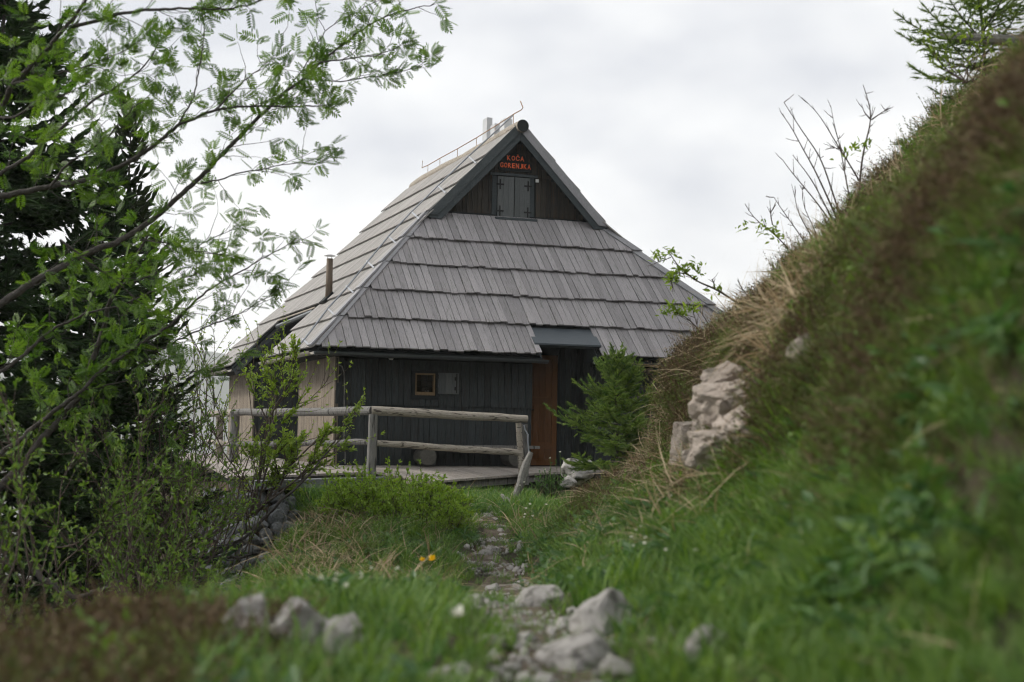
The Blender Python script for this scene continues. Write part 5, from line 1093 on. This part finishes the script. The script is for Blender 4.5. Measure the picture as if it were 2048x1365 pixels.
# heather hummocks bulging out of the bank
def hummock(seed, n=230, R_=.30):
    r_ = np.random.default_rng(seed); V = []; T = []; Rn = []
    for k in range(n):
        a = r_.uniform(0, 6.28); el = math.asin(r_.uniform(-.15, 1)); d = np.array([math.cos(a) * math.cos(el), math.sin(a) * math.cos(el), math.sin(el)]); L_ = R_ * r_.uniform(.65, 1.12) * (.8 + .35 * mnoise.noise(Vector(d * 2.2) + Vector((seed, 0, 0)))); d2 = unit(d + r_.normal(0, .12, 3) + [0, 0, .12])
        i = len(V); sd = unit(np.cross(d2, r_.normal(size=3))) * .0025; V += [d * L_ * .2 - sd, d * L_ * .2 + sd, d2 * L_]; T.append((i, i + 1, i + 2)); Rn += [.05] * 3
        for j in range(13):
            q = d2 * L_ * r_.uniform(.5, 1.02); e = unit(d2 * .6 + r_.normal(size=3) * .7); l = r_.uniform(.012, .026); sd = unit(np.cross(e, r_.normal(size=3))) * .0034; i = len(V); V += [q - sd, q + sd, q + e * l]; T.append((i, i + 1, i + 2)); Rn += [r_.random()] * 3
    return mesh_np('hummock', V, [np.array(T)], Rn)
HM = [hummock(i) for i in range(5)]
for h_ in HM: h_.materials.append(M_HEATH)
HMG = []
for h_ in HM: g_ = h_.copy(); g_.materials.clear(); g_.materials.append(M_HEATHG); HMG.append(g_)
HPX = [(1352, 735, 1.0, 0, 'brown heather hummock at the top of the steep bank edge beside the roof eave'), (1350, 800, .95, 0, 'brown heather hummock hanging above the young spruces'), (1400, 745, 1.05, 0, 'brown heather hummock overhanging the rock outcrop'), (1465, 715, .95, 1, 'olive heather hummock above the rock outcrop'), (1540, 690, 1.0, 0, 'brown heather hummock between the outcrop and the small bank rock'), (1420, 660, .9, 1, 'olive heather hummock below the lower leafy branch'), (1490, 600, .9, 0, 'brown heather hummock at the root of the leafy branch'), (1575, 520, 1.0, 0, 'brown heather hummock under the short forked twigs'), (1640, 450, .9, 1, 'olive heather hummock below the tall bare twigs'), (1720, 370, 1.0, 0, 'brown heather hummock right of the tall bare twigs'), (1800, 285, .9, 1, 'olive heather hummock on the upper skyline of the bank'), (1870, 215, .9, 0, 'brown heather hummock below the bank top spruce'), (1345, 900, .9, 0, 'brown heather hummock at the foot of the steep bank edge'), (1270, 965, .8, 0, 'brown heather hummock in front of the young spruce'), (1205, 985, .7, 0, 'small brown heather hummock nearest to the path'), (1330, 985, .8, 0, 'brown heather hummock below the rock outcrop'), (1600, 620, .9, 0, 'brown heather hummock in the middle of the bank'), (1700, 560, .85, 0, 'dark heather hummock under the bank skyline'), (1690, 800, .8, 0, 'brown heather hummock right of the outcrop'), (1800, 640, .75, 0, 'blurred brown heather hummock high on the near bank'), (1900, 480, .7, 0, 'blurred heather hummock beside the edge rock'), (690, 1085, .6, 0, 'brown heather hummock under the bright bush')]
for k, (px, py, sc_, g_, lb) in enumerate(HPX):
    p = hitg(px, py, 4.5); o = obj('heather_bush', (HMG if g_ else HM)[k % 5], None, label=lb, cat='heather', group='heather hummocks', loc=p - [0, 0, .08]); q_ = sc_ * (1 if p[1] > 8 else .75); q_ *= RNG.uniform(.9, 1.35); o.scale = (q_, q_, q_ * .8); o.rotation_euler = (0, 0, k * 1.7)
rh = np.random.default_rng(5); HQ = []
while len(HQ) < 95:
    qx, qy = rh.uniform(1.15, 6.2), rh.uniform(4.2, 14.6); qz = gz(qx, qy)
    if qx / qy > .40 or (qy > 14.2 - .35 * (qx - 1.5) and qx > 2) or qz < .45 or any((qx - a) ** 2 + (qy - b_) ** 2 < .085 for a, b_, c_ in HQ) or any((qx - p_[0]) ** 2 + (qy - p_[1]) ** 2 + (qz - p_[2]) ** 2 < (r_ + .28) ** 2 for p_, r_ in ROCKP): 
        if rh.random() < .0004: break
        continue
    HQ.append((qx, qy, qz))
for k, (qx, qy, qz) in enumerate(HQ):
    g_ = rh.random() < .38; o = obj('heather_bush', (HMG if g_ else HM)[k % 5], None, label=('olive' if g_ else 'brown') + ' heather clump among the many covering the bank slope', cat='heather', group='heather clumps on the bank slope', loc=(qx, qy, qz - .06)); q_ = rh.uniform(.5, 1.05); o.scale = (q_, q_, q_ * rh.uniform(.7, 1.0)); o.rotation_euler = (0, -.3, k * 1.3)
# flowers -----------------------------------------------------------
def flower(name, label, px, py, Y, size, n, m, group, stemh=.16, cat='flower', petals=8):
    c = at(px, py, Y)
    if m is M_WPET and Y < 12: c = hitg(px, py + 14) + np.array([0, 0, .10])
    g = gz(c[0], c[1]); c[2] = max(c[2], g + .13 if m is M_WPET else g + .05); b = np.array([c[0] + .01, c[1], min(g, c[2] - .08)]); e = empty(name, b, label, cat, group)
    MB().tube([(0, 0, 0), ((c - b) * .5 + [.01, 0, 0]), c - b], .003, 5).build('stem', M_GRASS, e)
    rg = np.random.default_rng(px); tv, tf = leaf_t(.75, .2, -.25); k = n; a = rg.uniform(0, 6.28, k)
    D = np.stack([np.cos(a), np.sin(a), rg.uniform(-.3, 1.4, k)], -1); me = leaves_mesh('blossom', tv, tf, frames(D, np.tile([0, 0, 1.], (k, 1))), np.tile(c - b, (k, 1)), rg.uniform(.7, 1, k) * size); obj('blossom', me, m, e)
flower('yellow_flower', 'right and larger of the two yellow globe flowers left of the path', 865, 1121, 9.6, .042, 22, M_YEL, 'yellow globe flowers')
flower('yellow_flower', 'left and smaller of the two yellow globe flowers left of the path', 846, 1123, 9.7, .034, 20, M_YEL, 'yellow globe flowers')
for px, py, Y, s_, lb in ((1975, 1015, 4.2, .03, 'yellow flower high on the near grassy bank'), (1825, 1222, 3.6, .03, 'blurred yellow flower on the near bank, upper of the pair'), (1918, 1252, 3.5, .03, 'blurred yellow flower on the near bank, beside the frame edge'), (1690, 1335, 3.4, .02, 'blurred yellow flower at the bottom of the near bank'), (1975, 1185, 3.6, .02, 'pale yellow blur near the right edge')): flower('yellow_flower', lb, px, py, Y, s_, 12, M_YEL, 'yellow flowers on the near bank')
WF = [(1052, 1018, 15.4), (1060, 1010, 15.4), (1050, 1030, 15.3), (1065, 1034, 15.2), (1048, 1036, 15.2), (1092, 1010, 15.5), (1343, 1023, 9.5), (1318, 1030, 9.5), (1281, 1088, 7.8), (1272, 1098, 7.8), (1262, 1112, 7.6), (1290, 1118, 7.5), (1266, 1136, 7.4), (1288, 1130, 7.4), (1120, 905, 20), (1100, 917, 20), (1090, 940, 19.8), (720, 1195, 6.2), (722, 1208, 6.2), (672, 1210, 6.0), (668, 1226, 6.0), (640, 1222, 5.9), (742, 1175, 6.4), (793, 1184, 6.4), (690, 1240, 5.8), (1330, 1147, 6.6), (1390, 1150, 6.2), (915, 1315, 4.2), (1040, 972, 17.5), (1048, 966, 17.6)]
for k, (px, py, Y) in enumerate(WF): flower('white_flower', ('tiny white flower among the grass right of the far path' if Y > 15 and px > 1040 else 'tiny white flower on the cushion by the leaning log' if Y > 19 else 'small white flower low on the bank edge' if px > 1250 else 'blurred white flower in the grass left of the near path'), px, py, Y, .024 if Y > 12 else .015 if k != 27 else .035, 10, M_WPET, 'small white meadow flowers')

# ------------------------------------------------------------------ misty air round the whole place
hz = MB().box((-1600, -400, -460), (1600, 1700, 104)).build('haze', None, kind='stuff', label='thin pale mist in the air', cat='haze')
mh = bpy.data.materials.new('mist'); mh.use_nodes = True; t = mh.node_tree; t.nodes.clear(); o_ = t.nodes.new('ShaderNodeOutputMaterial'); pv = t.nodes.new('ShaderNodeVolumePrincipled')
pv.inputs['Color'].default_value = (.95, .96, .98, 1); pv.inputs['Density'].default_value = .0004; pv.inputs['Anisotropy'].default_value = .2; t.links.new(pv.outputs[0], o_.inputs['Volume'])
hz.data.materials.append(mh)
